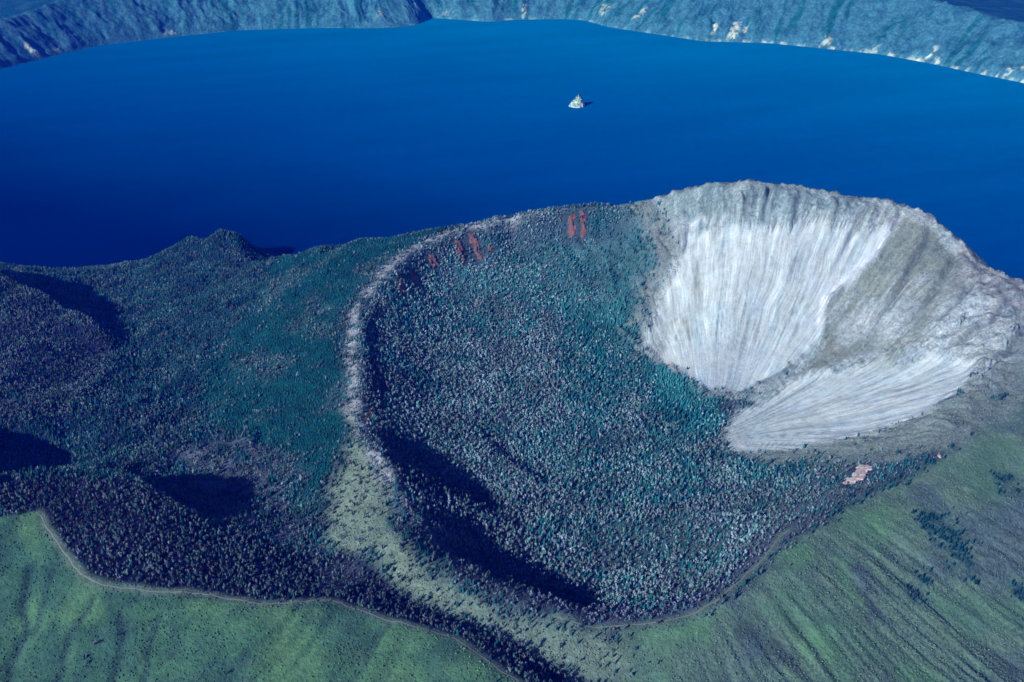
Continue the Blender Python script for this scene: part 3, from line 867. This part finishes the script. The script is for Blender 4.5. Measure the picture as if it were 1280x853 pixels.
# pale beach and bare scars
hc(smooth(16, 5, Dd + 16 * N2) * smooth(420, 640, PX) * smooth(-0.05, 0.35, fbm(S, S * 0, 90, 3, 170)) * 0.7, (150, 190, 216))
hc(smooth(20, 5, Dd + 16 * N2) * smooth(840, 900, PX) * smooth(0.0, 0.3, fbm(S, S * 0, 60, 3, 171)) * 0.9, (200, 216, 230))
for (cx, wd, d0, d1, a) in ((888, 3.4, 45, 140, 1), (914, 6.0, 15, 150, 1), (928, 2.5, 55, 120, 0.8), (786, 4, 70, 170, 0.8), (1031, 5, 20, 90, 0.8), (1090, 5, 5, 45, 0.6), (1145, 11, -5, 22, 1), (1157, 3.5, 20, 105, 1), (1168, 5, 0, 40, 1),
                            (1266, 4, 70, 120, 0.8), (1255, 4, 0, 70, 0.6), (655, 2.5, 10, 150, 0.7), (560, 10, 25, 60, 0.3), (480, 6, 60, 140, 0.4), (50, 4, 10, 110, 0.6), (75, 2.5, 20, 70, 0.5), (215, 10, 20, 60, 0.4), (745, 5, 60, 150, 0.4)):
    m = smooth(1.25, 0.55, np.abs(PX - cx - (Dd - d0) * 0.02 + 5 * N2) / wd) * smooth(d0 - 12, d0 + 8, Dd) * smooth(d1 + 12, d1 - 25, Dd + 25 * N2)
    hc(m * a * smooth(-0.25, 0.15, N2 + 0.5 * fbm(hx, hy, 16, 3, 190)), (206, 224, 236))
hny, hnx = hx.shape
hidx = np.arange(hny * hnx).reshape(hny, hnx)
hQ = np.stack([hidx[:-1, :-1], hidx[:-1, 1:], hidx[1:, 1:], hidx[1:, :-1]], -1).reshape(-1, 4)
hme = make_mesh('hills', np.stack([hx, hy, hz], -1).reshape(-1, 3), hQ, 4)
hme.polygons.foreach_set('use_smooth', np.ones(len(hme.polygons), bool))
set_col(hme, 'cover', hcol.reshape(-1, 3))


def hill_material():
    k = NT('wooded_caldera_wall')
    geo = k.n('ShaderNodeNewGeometry')
    pos = geo.outputs['Position']
    col = k.n('ShaderNodeAttribute', attribute_name='cover').outputs['Color']
    n1 = k.noise(pos, 0.02, 5.0, 0.65)
    n2 = k.noise(pos, 0.06, 4.0, 0.7)
    f = k.math('MULTIPLY', k.rng(n1, 0.3, 0.7, 0.75, 1.25), k.rng(n2, 0.3, 0.7, 0.6, 1.4))
    k.bsdf(k.mix(1.0, col, f, 'MULTIPLY'), normal=k.bump(k.math('ADD', n2, n1), 0.8, 12.0))
    return k.m


tag(link('hills', hme, hill_material()), kind='structure')

# ------------------------------------------------------------------ tree shapes
PHI = (1 + 5 ** 0.5) / 2
ICO_V = np.array([(-1, PHI, 0), (1, PHI, 0), (-1, -PHI, 0), (1, -PHI, 0), (0, -1, PHI), (0, 1, PHI), (0, -1, -PHI), (0, 1, -PHI), (PHI, 0, -1), (PHI, 0, 1), (-PHI, 0, -1), (-PHI, 0, 1)], float)
ICO_V /= np.linalg.norm(ICO_V[0])
ICO_F = np.array([(0, 11, 5), (0, 5, 1), (0, 1, 7), (0, 7, 10), (0, 10, 11), (1, 5, 9), (5, 11, 4), (11, 10, 2), (10, 7, 6), (7, 1, 8), (3, 9, 4), (3, 4, 2), (3, 2, 6), (3, 6, 8), (3, 8, 9), (4, 9, 5), (2, 4, 11), (6, 2, 10), (8, 6, 7), (9, 8, 1)])


def broadleaf_variant(rng):
    """open, ragged crown of a leafless tree: a lumpy core with shards of twigs round it, unit size, base at z=0"""
    v = ICO_V * rng.uniform(0.35, 1.2, 12)[:, None] * np.array([0.30, 0.30, 0.44])
    v[:, 2] += 0.5
    v[np.argmin(v[:, 2]), 2] = -0.12
    vs, fs = [v], [ICO_F]
    for i in range(9):
        a, e = rng.uniform(0, 6.283), rng.uniform(-0.3, 1.5)
        q = rng.uniform(0.5, 1.0)
        c = np.array([math.cos(a) * math.cos(e) * 0.42 * q, math.sin(a) * math.cos(e) * 0.42 * q, 0.5 + 0.46 * math.sin(e) * q])
        fs.append(np.array([[0, 1, 2]]) + 12 + 3 * i)
        vs.append(c + rng.normal(0, 0.16, (3, 3)))
    return np.concatenate(vs), np.concatenate(fs)


def conifer_variant(rng, tiers=3, k=5):
    vs, fs = [], []
    for t_ in range(tiers):
        z0 = 0.05 + 0.27 * t_
        z1 = min(1.05, z0 + 0.48)
        rad = 0.27 * (1 - t_ * 0.27)
        o = len(vs)
        a0 = rng.uniform(0, 6.3)
        for i in range(k):
            a = a0 + 2 * math.pi * i / k + rng.uniform(-0.25, 0.25)
            q = rad * rng.uniform(0.65, 1.25)
            vs.append((math.cos(a) * q, math.sin(a) * q, z0 + rng.uniform(-0.07, 0.07)))
        vs.append((rng.uniform(-.02, .02), rng.uniform(-.02, .02), z1))
        fs += [(o + i, o + (i + 1) % k, o + k) for i in range(k)]
    return np.array(vs), np.array(fs)


def shrub_variant(rng):
    v = ICO_V * rng.uniform(0.6, 1.3, 12)[:, None] * np.array([0.55, 0.55, 0.42])
    v[:, 2] += 0.25
    return v, ICO_F


def tree_material():
    k = NT('tree_foliage')
    geo = k.n('ShaderNodeNewGeometry')
    col = k.n('ShaderNodeAttribute', attribute_name='tint').outputs['Color']
    n1 = k.noise(geo.outputs['Position'], 0.55, 3.0, 0.7)
    k.bsdf(k.mix(1.0, col, k.rng(n1, 0.3, 0.7, 0.55, 1.45), 'MULTIPLY'))
    return k.m


tree_mat = tree_material()
vr = np.random.default_rng(5)
VAR = {'broadleaf': [broadleaf_variant(vr) for _ in range(10)], 'conifer': [conifer_variant(vr) for _ in range(8)], 'shrub': [shrub_variant(vr) for _ in range(8)]}


def in_frame(p, pad=40):
    """does the camera's frame cover a point (only ground the photograph could show is planted)"""
    q = p - np.array([0, 0, CAM_Z])
    dep = q[:, 1] * cp - q[:, 2] * sp
    u = q[:, 0] / dep * F + 640
    v = 426.5 - (q[:, 1] * sp + q[:, 2] * cp) / dep * F
    return (dep > 0) & (u > -pad) & (u < 1280 + pad) & (v > -pad) & (v < 853 + pad), u, v


def scatter(cell, dens, seed):
    r = np.random.default_rng(seed)
    gx_ = np.arange(-2100, 1750, cell)
    gy_ = np.arange(760, 3060, cell)
    px, py = np.meshgrid(gx_, gy_)
    px = px.ravel() + r.uniform(-.5, .5, px.size) * cell
    py = py.ravel() + r.uniform(-.5, .5, py.size) * cell
    z = sample(Z, px, py)
    clump = 0.5 + 0.5 * np.clip(fbm(px, py, 40, 3, seed) * 2.2, -1, 1)
    d = sample(dens, px, py)
    keep = (r.random(px.size) < d * (0.45 + 1.1 * clump)) & (z > 2.0)
    p = np.stack([px, py, z], 1)[keep]
    ok, u, v = in_frame(p, 90)
    return p[ok], u[ok], v[ok]


def tints(kind, p, r):
    m = len(p)
    j = r.random(m)
    if kind == 'conifer':
        c = np.array(base(26, 88, 98))[None] * (0.55 + 0.9 * j[:, None])
        g = np.clip(fbm(p[:, 0], p[:, 1], 150, 3, 210) * 2 + 0.3, 0, 1)[:, None]
        c = c * (1 - g * 0.6) + base(52, 112, 122)[None] * (0.6 + 0.7 * j[:, None]) * g * 0.6
    elif kind == 'broadleaf':
        c = base(120, 140, 156)[None] * (0.5 + 0.8 * j[:, None] ** 1.4)
        g = (r.random(m) < 0.3)[:, None]
        c = np.where(g, base(96, 142, 142)[None] * (0.45 + 0.7 * j[:, None]), c)
    else:
        g0 = sample(COL, p[:, 0], p[:, 1])
        gr = sample(GRASS, p[:, 0], p[:, 1])[:, None]
        c = g0 * ((0.45 + 0.3 * gr) + (0.85 - 0.35 * gr) * j[:, None])
        return c
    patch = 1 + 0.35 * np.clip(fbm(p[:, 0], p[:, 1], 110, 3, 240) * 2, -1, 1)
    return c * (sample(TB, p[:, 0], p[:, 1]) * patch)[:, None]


def bake(kind, p, h, w, seed):
    """all the plants of one kind as one mesh"""
    r = np.random.default_rng(seed)
    Vs, Fs, Cs = [], [], []
    off = 0
    var = r.integers(0, len(VAR[kind]), len(p))
    rot = r.uniform(0, 6.283, len(p))
    col = tints(kind, p, r)
    for k_, (v, f) in enumerate(VAR[kind]):
        s = np.nonzero(var == k_)[0]
        if not len(s):
            continue
        c_, s_ = np.cos(rot[s])[:, None], np.sin(rot[s])[:, None]
        vx = (v[None, :, 0] * c_ - v[None, :, 1] * s_) * w[s][:, None]
        vy = (v[None, :, 0] * s_ + v[None, :, 1] * c_) * w[s][:, None]
        vz = v[None, :, 2] * h[s][:, None]
        q = np.stack([vx, vy, vz], -1) + p[s][:, None, :]
        Vs.append(q.reshape(-1, 3))
        Fs.append((f[None] + (np.arange(len(s)) * len(v))[:, None, None] + off).reshape(-1, 3))
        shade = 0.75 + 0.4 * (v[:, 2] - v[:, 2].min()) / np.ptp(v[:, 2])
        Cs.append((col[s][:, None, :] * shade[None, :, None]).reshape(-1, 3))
        off += len(s) * len(v)
    return np.concatenate(Vs), np.concatenate(Fs), np.concatenate(Cs)


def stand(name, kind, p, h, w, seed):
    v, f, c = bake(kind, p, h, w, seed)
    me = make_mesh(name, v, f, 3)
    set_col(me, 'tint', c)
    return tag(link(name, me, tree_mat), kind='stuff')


# conifers
pc, uc, vc = scatter(5.2, DC, 301)
rr = np.random.default_rng(302)
hc_ = rr.uniform(6.0, 12, len(pc))
pineness = sample(m_pine, pc[:, 0], pc[:, 1])
hc_ = hc_ * (1 - 0.5 * pineness) * (1 - 0.35 * sample(np.clip(m_clump * 2, 0, 1), pc[:, 0], pc[:, 1]))
wc_ = hc_ * rr.uniform(0.85, 1.2, len(pc)) * (1 + 0.6 * pineness)
# broadleaved
pb, ub, vb = scatter(4.7, DD, 311)
hb_ = 3.6 + 7.6 * rr.random(len(pb)) ** 1.3
steepness = sample(wall, pb[:, 0], pb[:, 1])
hb_ *= (1 - 0.5 * steepness)
hb_ *= 1 - 0.42 * smooth(-110, -50, sample(RD, pb[:, 0], pb[:, 1])) * smooth(420, 640, pb[:, 0]) * smooth(1900, 1700, pb[:, 1])
wb_ = hb_ * rr.uniform(0.5, 0.85, len(pb))
# shrubs
ps, us, vs_ = scatter(3.9, DS * 0.6, 321)
hs_ = rr.uniform(1.0, 2.8, len(ps))
ws_ = hs_ * rr.uniform(0.9, 1.5, len(ps))

# trees near enough to tell apart: the conifer clumps low on the right, the bare trees nearest the camera
cl = sample(m_clump, pc[:, 0], pc[:, 1]) > 0.25
cd = np.linalg.norm(pc - np.array([0, 0, CAM_Z]), axis=1)
ci = np.nonzero(cl)[0]
ci = ci[np.argsort(cd[ci])][:280]
solo_c = np.zeros(len(pc), bool)
solo_c[ci] = True
inb = (ub > 4) & (ub < 1276) & (vb > 4) & (vb < 846) & (vb > 745) & (ub > 640) & (ub < 900) & (sample(RD, pb[:, 0], pb[:, 1]) < 25)
bi = np.nonzero(inb)[0]
bi = bi[np.argsort(np.linalg.norm(pb[bi] - np.array([0, 0, CAM_Z]), axis=1))][:280]
solo_b = np.zeros(len(pb), bool)
solo_b[bi] = True

stand('conifer_forest', 'conifer', pc[~solo_c], hc_[~solo_c], wc_[~solo_c], 401)
stand('bare_broadleaf_forest', 'broadleaf', pb[~solo_b], hb_[~solo_b], wb_[~solo_b], 402)
stand('undergrowth', 'shrub', ps, hs_, ws_, 403)


def trunk_geo(h, r, k=6):
    v, f = [], []
    for i, (z, q) in enumerate(((-0.08, 1.2), (0.3, 0.9), (0.75, 0.45))):
        for a in range(k):
            v.append((math.cos(a * 2 * math.pi / k) * r * q, math.sin(a * 2 * math.pi / k) * r * q, z * h))
    for i in range(2):
        for a in range(k):
            b, c = i * k + a, i * k + (a + 1) % k
            f += [(b, c, c + k), (b, c + k, b + k)]
    return np.array(v), np.array(f)


def single_tree(kind, rng, tint):
    """one tree about 1 m high and wide, trunk and crown in one mesh"""
    tv, tf = trunk_geo(1.0, 0.025)
    vs, fs, cs = [tv], [tf], [np.tile(base(96, 92, 100), (len(tv), 1))]
    off = len(tv)
    if kind == 'conifer':
        cv, cf = conifer_variant(rng, 5, 8)
        # five tiers squeezed to unit height
        cv[:, 2] = cv[:, 2] / cv[:, 2].max() * 1.05
        rad = np.hypot(cv[:, 0], cv[:, 1])
        lim = 0.30 * (1.05 - cv[:, 2]) + 0.01
        ring = rad > 0.05
        cv[ring, :2] *= (lim[ring] / rad[ring] * rng.uniform(0.7, 1.2, ring.sum()))[:, None]
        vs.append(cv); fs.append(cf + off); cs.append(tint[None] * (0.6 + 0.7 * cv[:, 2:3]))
    else:
        # limbs with twig clumps spread through the crown
        for i in range(9):
            a, z = rng.uniform(0, 6.3), rng.uniform(0.35, 0.95)
            q = 0.36 * math.sin(math.pi * min(1, (z - 0.15) / 0.9)) * rng.uniform(0.4, 1.1)
            c = np.array([math.cos(a) * q, math.sin(a) * q, z])
            lv = ICO_V * rng.uniform(0.5, 1.3, 12)[:, None] * rng.uniform(0.12, 0.2)
            vs.append(lv + c); fs.append(ICO_F + off); cs.append(np.tile(tint * rng.uniform(0.55, 1.25), (12, 1)))
            off += 12
    v, f, c = np.concatenate(vs), np.concatenate(fs), np.concatenate(cs)
    me = make_mesh(kind, v, f, 3)
    set_col(me, 'tint', c)
    me.materials.append(tree_mat)
    return me


sr = np.random.default_rng(77)
c_mesh = [single_tree('conifer', sr, base(16, 74, 82) * s) for s in (0.6, 0.8, 1.0, 1.25, 0.9)]
b_mesh = [single_tree('broadleaf', sr, base(104, 118, 142) * s) for s in (0.6, 0.8, 1.0, 1.25, 1.5)]
first = {}


def plant(name, me, p, h, w, label, cat, group):
    o = bpy.data.objects.new(name, me)
    C.objects.link(o)
    o.location = p
    o.rotation_euler = (0, 0, random.uniform(0, 6.28))
    o.scale = (w, w, h)
    tag(o, label, cat, group)


for i in ci:
    plant('conifer_tree', c_mesh[i % 5], pc[i], hc_[i], wc_[i], 'dark green conifer in the scattered clumps on the grassy outer slope at lower right', 'conifer', 'conifers in clumps on the outer slope')
for i in bi:
    plant('bare_tree', b_mesh[i % 5], pb[i], hb_[i], wb_[i], 'grey leafless tree just inside the near crater rim beside the rim path', 'bare tree', 'leafless trees along the near crater rim')

# ------------------------------------------------------------------ footpaths
path_k = NT('trodden_earth')
pg = path_k.n('ShaderNodeNewGeometry')
path_k.bsdf(path_k.mix(path_k.noise(pg.outputs['Position'], 0.12, 4.0), rgba(base(104, 116, 118)), rgba(base(140, 148, 146))))


def path(pts, width):
    w = densify(line_w(pts), 5)
    w = np.array(w)
    kk = np.ones(7) / 7
    w = np.stack([np.convolve(np.pad(w[:, i], 3, 'edge'), kk, 'valid') for i in (0, 1)], 1)
    w[:, 0] += fbm(w[:, 0], w[:, 1], 30, 2, 500) * 4
    t_ = np.gradient(w, axis=0)
    t_ /= np.linalg.norm(t_, axis=1, keepdims=True) + 1e-9
    nrm = np.stack([-t_[:, 1], t_[:, 0]], 1)
    hw = width / 2 * (0.8 + 0.5 * np.abs(fbm(w[:, 0], w[:, 1], 25, 2, 505)))
    rows = []
    for s in (-1, -0.33, 0.33, 1):
        q = w + nrm * (hw * s)[:, None]
        rows.append(np.c_[q, sample(Z, q[:, 0], q[:, 1]) + (0.35 if abs(s) < 1 else 0.05)])
    R = np.stack(rows, 1)
    m = len(w)
    id_ = np.arange(m * 4).reshape(m, 4)
    q = np.stack([id_[:-1, :-1], id_[:-1, 1:], id_[1:, 1:], id_[1:, :-1]], -1).reshape(-1, 4)[:, ::-1]
    tag(link('path', make_mesh('path', R.reshape(-1, 3), q, 4), path_k.m), kind='structure')


path(TRAIL, 2.8)
path(RIM_TRAIL, 2.2)
path([(573, 798), (577, 782), (580, 772)], 2.0)

# ------------------------------------------------------------------ rock outcrops and the islet
def rock_material(name, a, b, dark):
    k = NT(name)
    geo = k.n('ShaderNodeNewGeometry')
    pos = geo.outputs['Position']
    n1, n2 = k.noise(pos, 0.09, 5.0, 0.7), k.noise(pos, 0.35, 4.0, 0.7)
    c = k.mix(k.rng(n1, 0.35, 0.65, 0, 1), rgba(a), rgba(b))
    c = k.mix(k.rng(n2, 0.55, 0.72, 0, 0.85), c, rgba(dark))
    k.bsdf(c, normal=k.bump(n2, 0.9, 2.0))
    return k.m


red_mat = rock_material('iron_red_rock', base(104, 78, 84), base(140, 104, 102), base(62, 70, 86))
pink_mat = rock_material('pale_pink_rock', base(205, 182, 186), base(228, 212, 214), base(150, 128, 140))
grey_mat = rock_material('grey_crag', base(120, 140, 158), base(170, 186, 200), base(60, 76, 104))


def outcrop(name, pts, mat, label, cat, group=None, relief=3.0, seed=1, step=2.2, gap=0.0, warp=13):
    """craggy bare rock standing proud of the slope within an outline"""
    poly = line_w(pts)
    x0, y0 = poly.min(0) - 3
    x1, y1 = poly.max(0) + 3
    gx_, gy_ = np.meshgrid(np.arange(x0, x1, step), np.arange(y0, y1, step))
    wx, wy = gx_ + fbm(gx_, gy_, 12, 3, seed) * warp, gy_ + fbm(gx_, gy_, 12, 3, seed + 9) * warp
    d, _, _ = seg_dist(wx, wy, poly, True)
    d = np.where(inpoly(wx, wy, poly), d, -d)
    up = np.clip(d + 2, 0, 6) / 6
    z = sample(Z, gx_, gy_) - 0.8 + up * (1.0 + relief * (0.55 + 0.8 * ridged(gx_, gy_, 16, 4, seed + 3)))
    if gap:
        d = np.where(fbm(gx_, gy_, 16, 3, seed + 21) > gap, d, -9)
    ok = d > -2
    id_ = np.arange(gx_.size).reshape(gx_.shape)
    fok = (ok[:-1, :-1] & ok[1:, 1:] & ok[:-1, 1:] & ok[1:, :-1]).ravel()
    q = np.stack([id_[:-1, :-1], id_[:-1, 1:], id_[1:, 1:], id_[1:, :-1]], -1).reshape(-1, 4)[fok]
    if not len(q):
        return None
    used, inv = np.unique(q, return_inverse=True)
    o = link(name, make_mesh(name, np.stack([gx_, gy_, z], -1).reshape(-1, 3)[used], inv.reshape(-1, 4), 4), mat)
    return tag(o, label, cat, group)


outcrop('rock_outcrop', [(1053, 605), (1060, 598), (1067, 592), (1072, 583), (1080, 581), (1082, 584), (1092, 583), (1090, 588), (1084, 591), (1080, 598), (1072, 602), (1066, 606)], pink_mat, 'pale pink bare rock patch on the brushy slope below the right hand rim', 'rock outcrop', relief=4, seed=3)
outcrop('rock_outcrop', [(1168, 571), (1176, 566), (1178, 570), (1170, 575)], pink_mat, 'tiny pinkish rock on the rim line right of the pale pink patch', 'rock outcrop', relief=3, seed=4, step=1.6)
outcrop('red_cliff', [(709, 267), (716, 265), (719, 272), (719, 297), (712, 298), (710, 285)], red_mat, 'left half of the twin red cliff streaks high under the saddle skyline', 'cliff', relief=5, gap=-0.22, warp=9, seed=5)
outcrop('red_cliff', [(724, 266), (731, 266), (733, 280), (732, 300), (726, 300), (727, 285)], red_mat, 'right half of the twin red cliff streaks high under the saddle skyline', 'cliff', relief=5, gap=-0.22, warp=9, seed=6)
outcrop('red_cliff', [(567, 300), (574, 297), (580, 315), (582, 330), (576, 332), (571, 318)], red_mat, 'narrow red cliff left of the bigger red cliff under the upper left rim', 'cliff', relief=5, gap=-0.22, warp=9, seed=7)
outcrop('red_cliff', [(584, 294), (594, 291), (597, 305), (604, 322), (599, 325), (590, 310)], red_mat, 'biggest slanting red cliff just under the upper left rim', 'cliff', relief=5, gap=-0.22, warp=9, seed=8)
outcrop('red_cliff', [(609, 308), (615, 307), (617, 315), (611, 317)], red_mat, 'small red cliff patch right of the biggest slanting red cliff', 'cliff', relief=4, gap=-0.22, warp=9, seed=9)
outcrop('red_cliff', [(533, 323), (541, 319), (548, 328), (552, 333), (541, 338)], red_mat, 'small red brown cliff in the middle of the upper left rim row', 'cliff', relief=5, gap=-0.22, warp=9, seed=10)
outcrop('red_cliff', [(494, 350), (502, 346), (508, 358), (506, 368), (499, 372)], red_mat, 'lowest left red brown cliff of the row where the rim turns down', 'cliff', relief=5, gap=-0.22, warp=9, seed=11)
outcrop('red_cliff', [(511, 340), (518, 337), (523, 348), (525, 354), (516, 356)], red_mat, 'second red brown cliff from the left end of the rim row', 'cliff', relief=5, gap=-0.22, warp=9, seed=12)
outcrop('red_cliff', [(455, 522), (462, 512), (468, 506), (470, 514), (465, 522), (458, 529)], red_mat, 'orange red bare scar on the pale left rim beside the shadowed crater wall', 'cliff', relief=2, seed=13)
outcrop('rock_outcrop', [(1195, 405), (1203, 392), (1207, 393), (1200, 412), (1195, 415)], grey_mat, 'short dark grey crag high on the right wall, left of the other crags', 'rock outcrop', relief=9, seed=14)
outcrop('rock_outcrop', [(1250, 430), (1256, 418), (1268, 405), (1272, 410), (1264, 426), (1254, 440)], grey_mat, 'long dark grey crag near the right edge above the scree', 'rock outcrop', relief=9, seed=15)
outcrop('rock_outcrop', [(1221, 470), (1230, 460), (1240, 450), (1243, 454), (1233, 466), (1224, 474)], grey_mat, 'dark grey crag at the upper end of the lower scree fan', 'rock outcrop', relief=8, seed=16)
outcrop('rock_outcrop', [(1112, 458), (1122, 448), (1140, 438), (1160, 434), (1168, 438), (1150, 447), (1132, 458), (1118, 461)], grey_mat, 'low greenish grey crag parting the white scree', 'rock outcrop', relief=6, seed=17)


def islet():
    c = P(721, 132.5, 0)
    root = bpy.data.objects.new('rocky_islet', None)
    C.objects.link(root)
    root.location = (c[0], c[1], 0)
    tag(root, 'small pale rocky islet standing alone in the blue lake', 'islet')
    g = np.linspace(-1.25, 1.25, 46)
    gx_, gy_ = np.meshgrid(g, g)
    a = np.arctan2(gy_, gx_)
    r = np.hypot(gx_, gy_) * (1 + 0.22 * fbm(np.cos(a) * 2 + 5, np.sin(a) * 2, 1, 3, 600))
    z = np.clip(1 - r, -0.2, 1)
    z = 52 * np.sign(z) * np.abs(z) ** 0.8
    z = np.where(z > 0, z * (1 + 0.25 * ridged(gx_, gy_, 0.5, 3, 610)) + 6 * fbm(gx_, gy_, 0.3, 3, 620) * (r < 0.9), z)
    # summit leans to the right
    xx = gx_ * 40 + np.clip(z, 0, 60) * 0.18
    id_ = np.arange(gx_.size).reshape(gx_.shape)
    q = np.stack([id_[:-1, :-1], id_[:-1, 1:], id_[1:, 1:], id_[1:, :-1]], -1).reshape(-1, 4)
    k = NT('islet_rock')
    geo = k.n('ShaderNodeNewGeometry')
    n1 = k.noise(geo.outputs['Position'], 0.06, 5.0, 0.7)
    k.bsdf(k.mix(k.rng(n1, 0.42, 0.58, 0, 1), rgba(base(110, 160, 176)), rgba(base(226, 240, 240))), normal=k.bump(n1, 0.8, 8.0))
    link('rock', make_mesh('rock', np.stack([xx, gy_ * 40, z], -1).reshape(-1, 3), q, 4), k.m, root)
    # scrub on the top
    r_ = np.random.default_rng(9)
    vs, fs, cs = [], [], []
    for i in range(60):
        ax, ay = r_.normal(0, 0.30), r_.normal(0.05, 0.30)
        gi, gj = np.argmin(abs(g - ay)), np.argmin(abs(g - ax))
        if z[gi, gj] < 14:
            continue
        v = ICO_V * r_.uniform(0.6, 1.3, 12)[:, None] * r_.uniform(2.2, 4.5) + np.array([xx[gi, gj], gy_[gi, gj] * 40, z[gi, gj] + 1])
        fs.append(ICO_F + 12 * len(vs))
        vs.append(v)
        cs.append(np.tile(base(60, 120, 130) * r_.uniform(0.6, 1.3), (12, 1)))
    me = make_mesh('scrub', np.concatenate(vs), np.concatenate(fs), 3)
    set_col(me, 'tint', np.concatenate(cs))
    link('scrub', me, tree_mat, root)


islet()

# ------------------------------------------------------------------ light
HAZE, HAZE_D = (0.0, 0.05, 1.0), 0.7e-4
SUN_EL, SUN_AZ = math.radians(29), math.atan2(-0.72, -0.69)     # azimuth clockwise from +Y
w = bpy.data.worlds.new('World')
scene.world = w
w.use_nodes = True
nt = w.node_tree
sky = nt.nodes.new('ShaderNodeTexSky')
sky.sky_type = 'NISHITA'
sky.sun_disc = False
sky.sun_elevation = SUN_EL
sky.sun_rotation = SUN_AZ % (2 * math.pi)
sky.altitude = 2500
sky.dust_density = 0.2
sky.ozone_density = 2.0
nt.links.new(sky.outputs[0], nt.nodes['Background'].inputs[0])
nt.nodes['Background'].inputs[1].default_value = 0.05
sd = bpy.data.lights.new('sun', 'SUN')
sd.energy = 5.0
sd.angle = math.radians(0.5)
sd.color = (1.0, 0.97, 0.92)
so = bpy.data.objects.new('sun', sd)
C.objects.link(so)
to_sun = Vector((math.sin(SUN_AZ) * math.cos(SUN_EL), math.cos(SUN_AZ) * math.cos(SUN_EL), math.sin(SUN_EL)))
so.rotation_euler = to_sun.to_track_quat('Z', 'Y').to_euler()
so.location = (0, 0, 3000)

# blue air between the aircraft and the mountain
hz_m = bpy.data.materials.new('blue_haze')
hz_m.use_nodes = True
ht = hz_m.node_tree
ht.nodes.clear()
ho = ht.nodes.new('ShaderNodeOutputMaterial')
hv = ht.nodes.new('ShaderNodeVolumeScatter')
hv.inputs['Color'].default_value = HAZE + (1.0,)
hv.inputs['Density'].default_value = HAZE_D
hv.inputs['Anisotropy'].default_value = 0.0
ht.links.new(hv.outputs[0], ho.inputs['Volume'])
bm = bmesh.new()
bmesh.ops.create_cube(bm, size=1.0)
for v in bm.verts:
    v.co = (v.co.x * 24000, 5500 + v.co.y * 17000, 750 + v.co.z * 1900)
hm = bpy.data.meshes.new('haze')
bm.to_mesh(hm)
bm.free()
tag(link('haze', hm, hz_m), kind='stuff')

scene.view_settings.view_transform = 'Standard'
scene.view_settings.look = 'None'
scene.view_settings.exposure = 0
scene.cycles.max_bounces = 3
scene.cycles.diffuse_bounces = 2
print('trees', len(pc), len(pb), len(ps), 'solo', len(ci), len(bi))
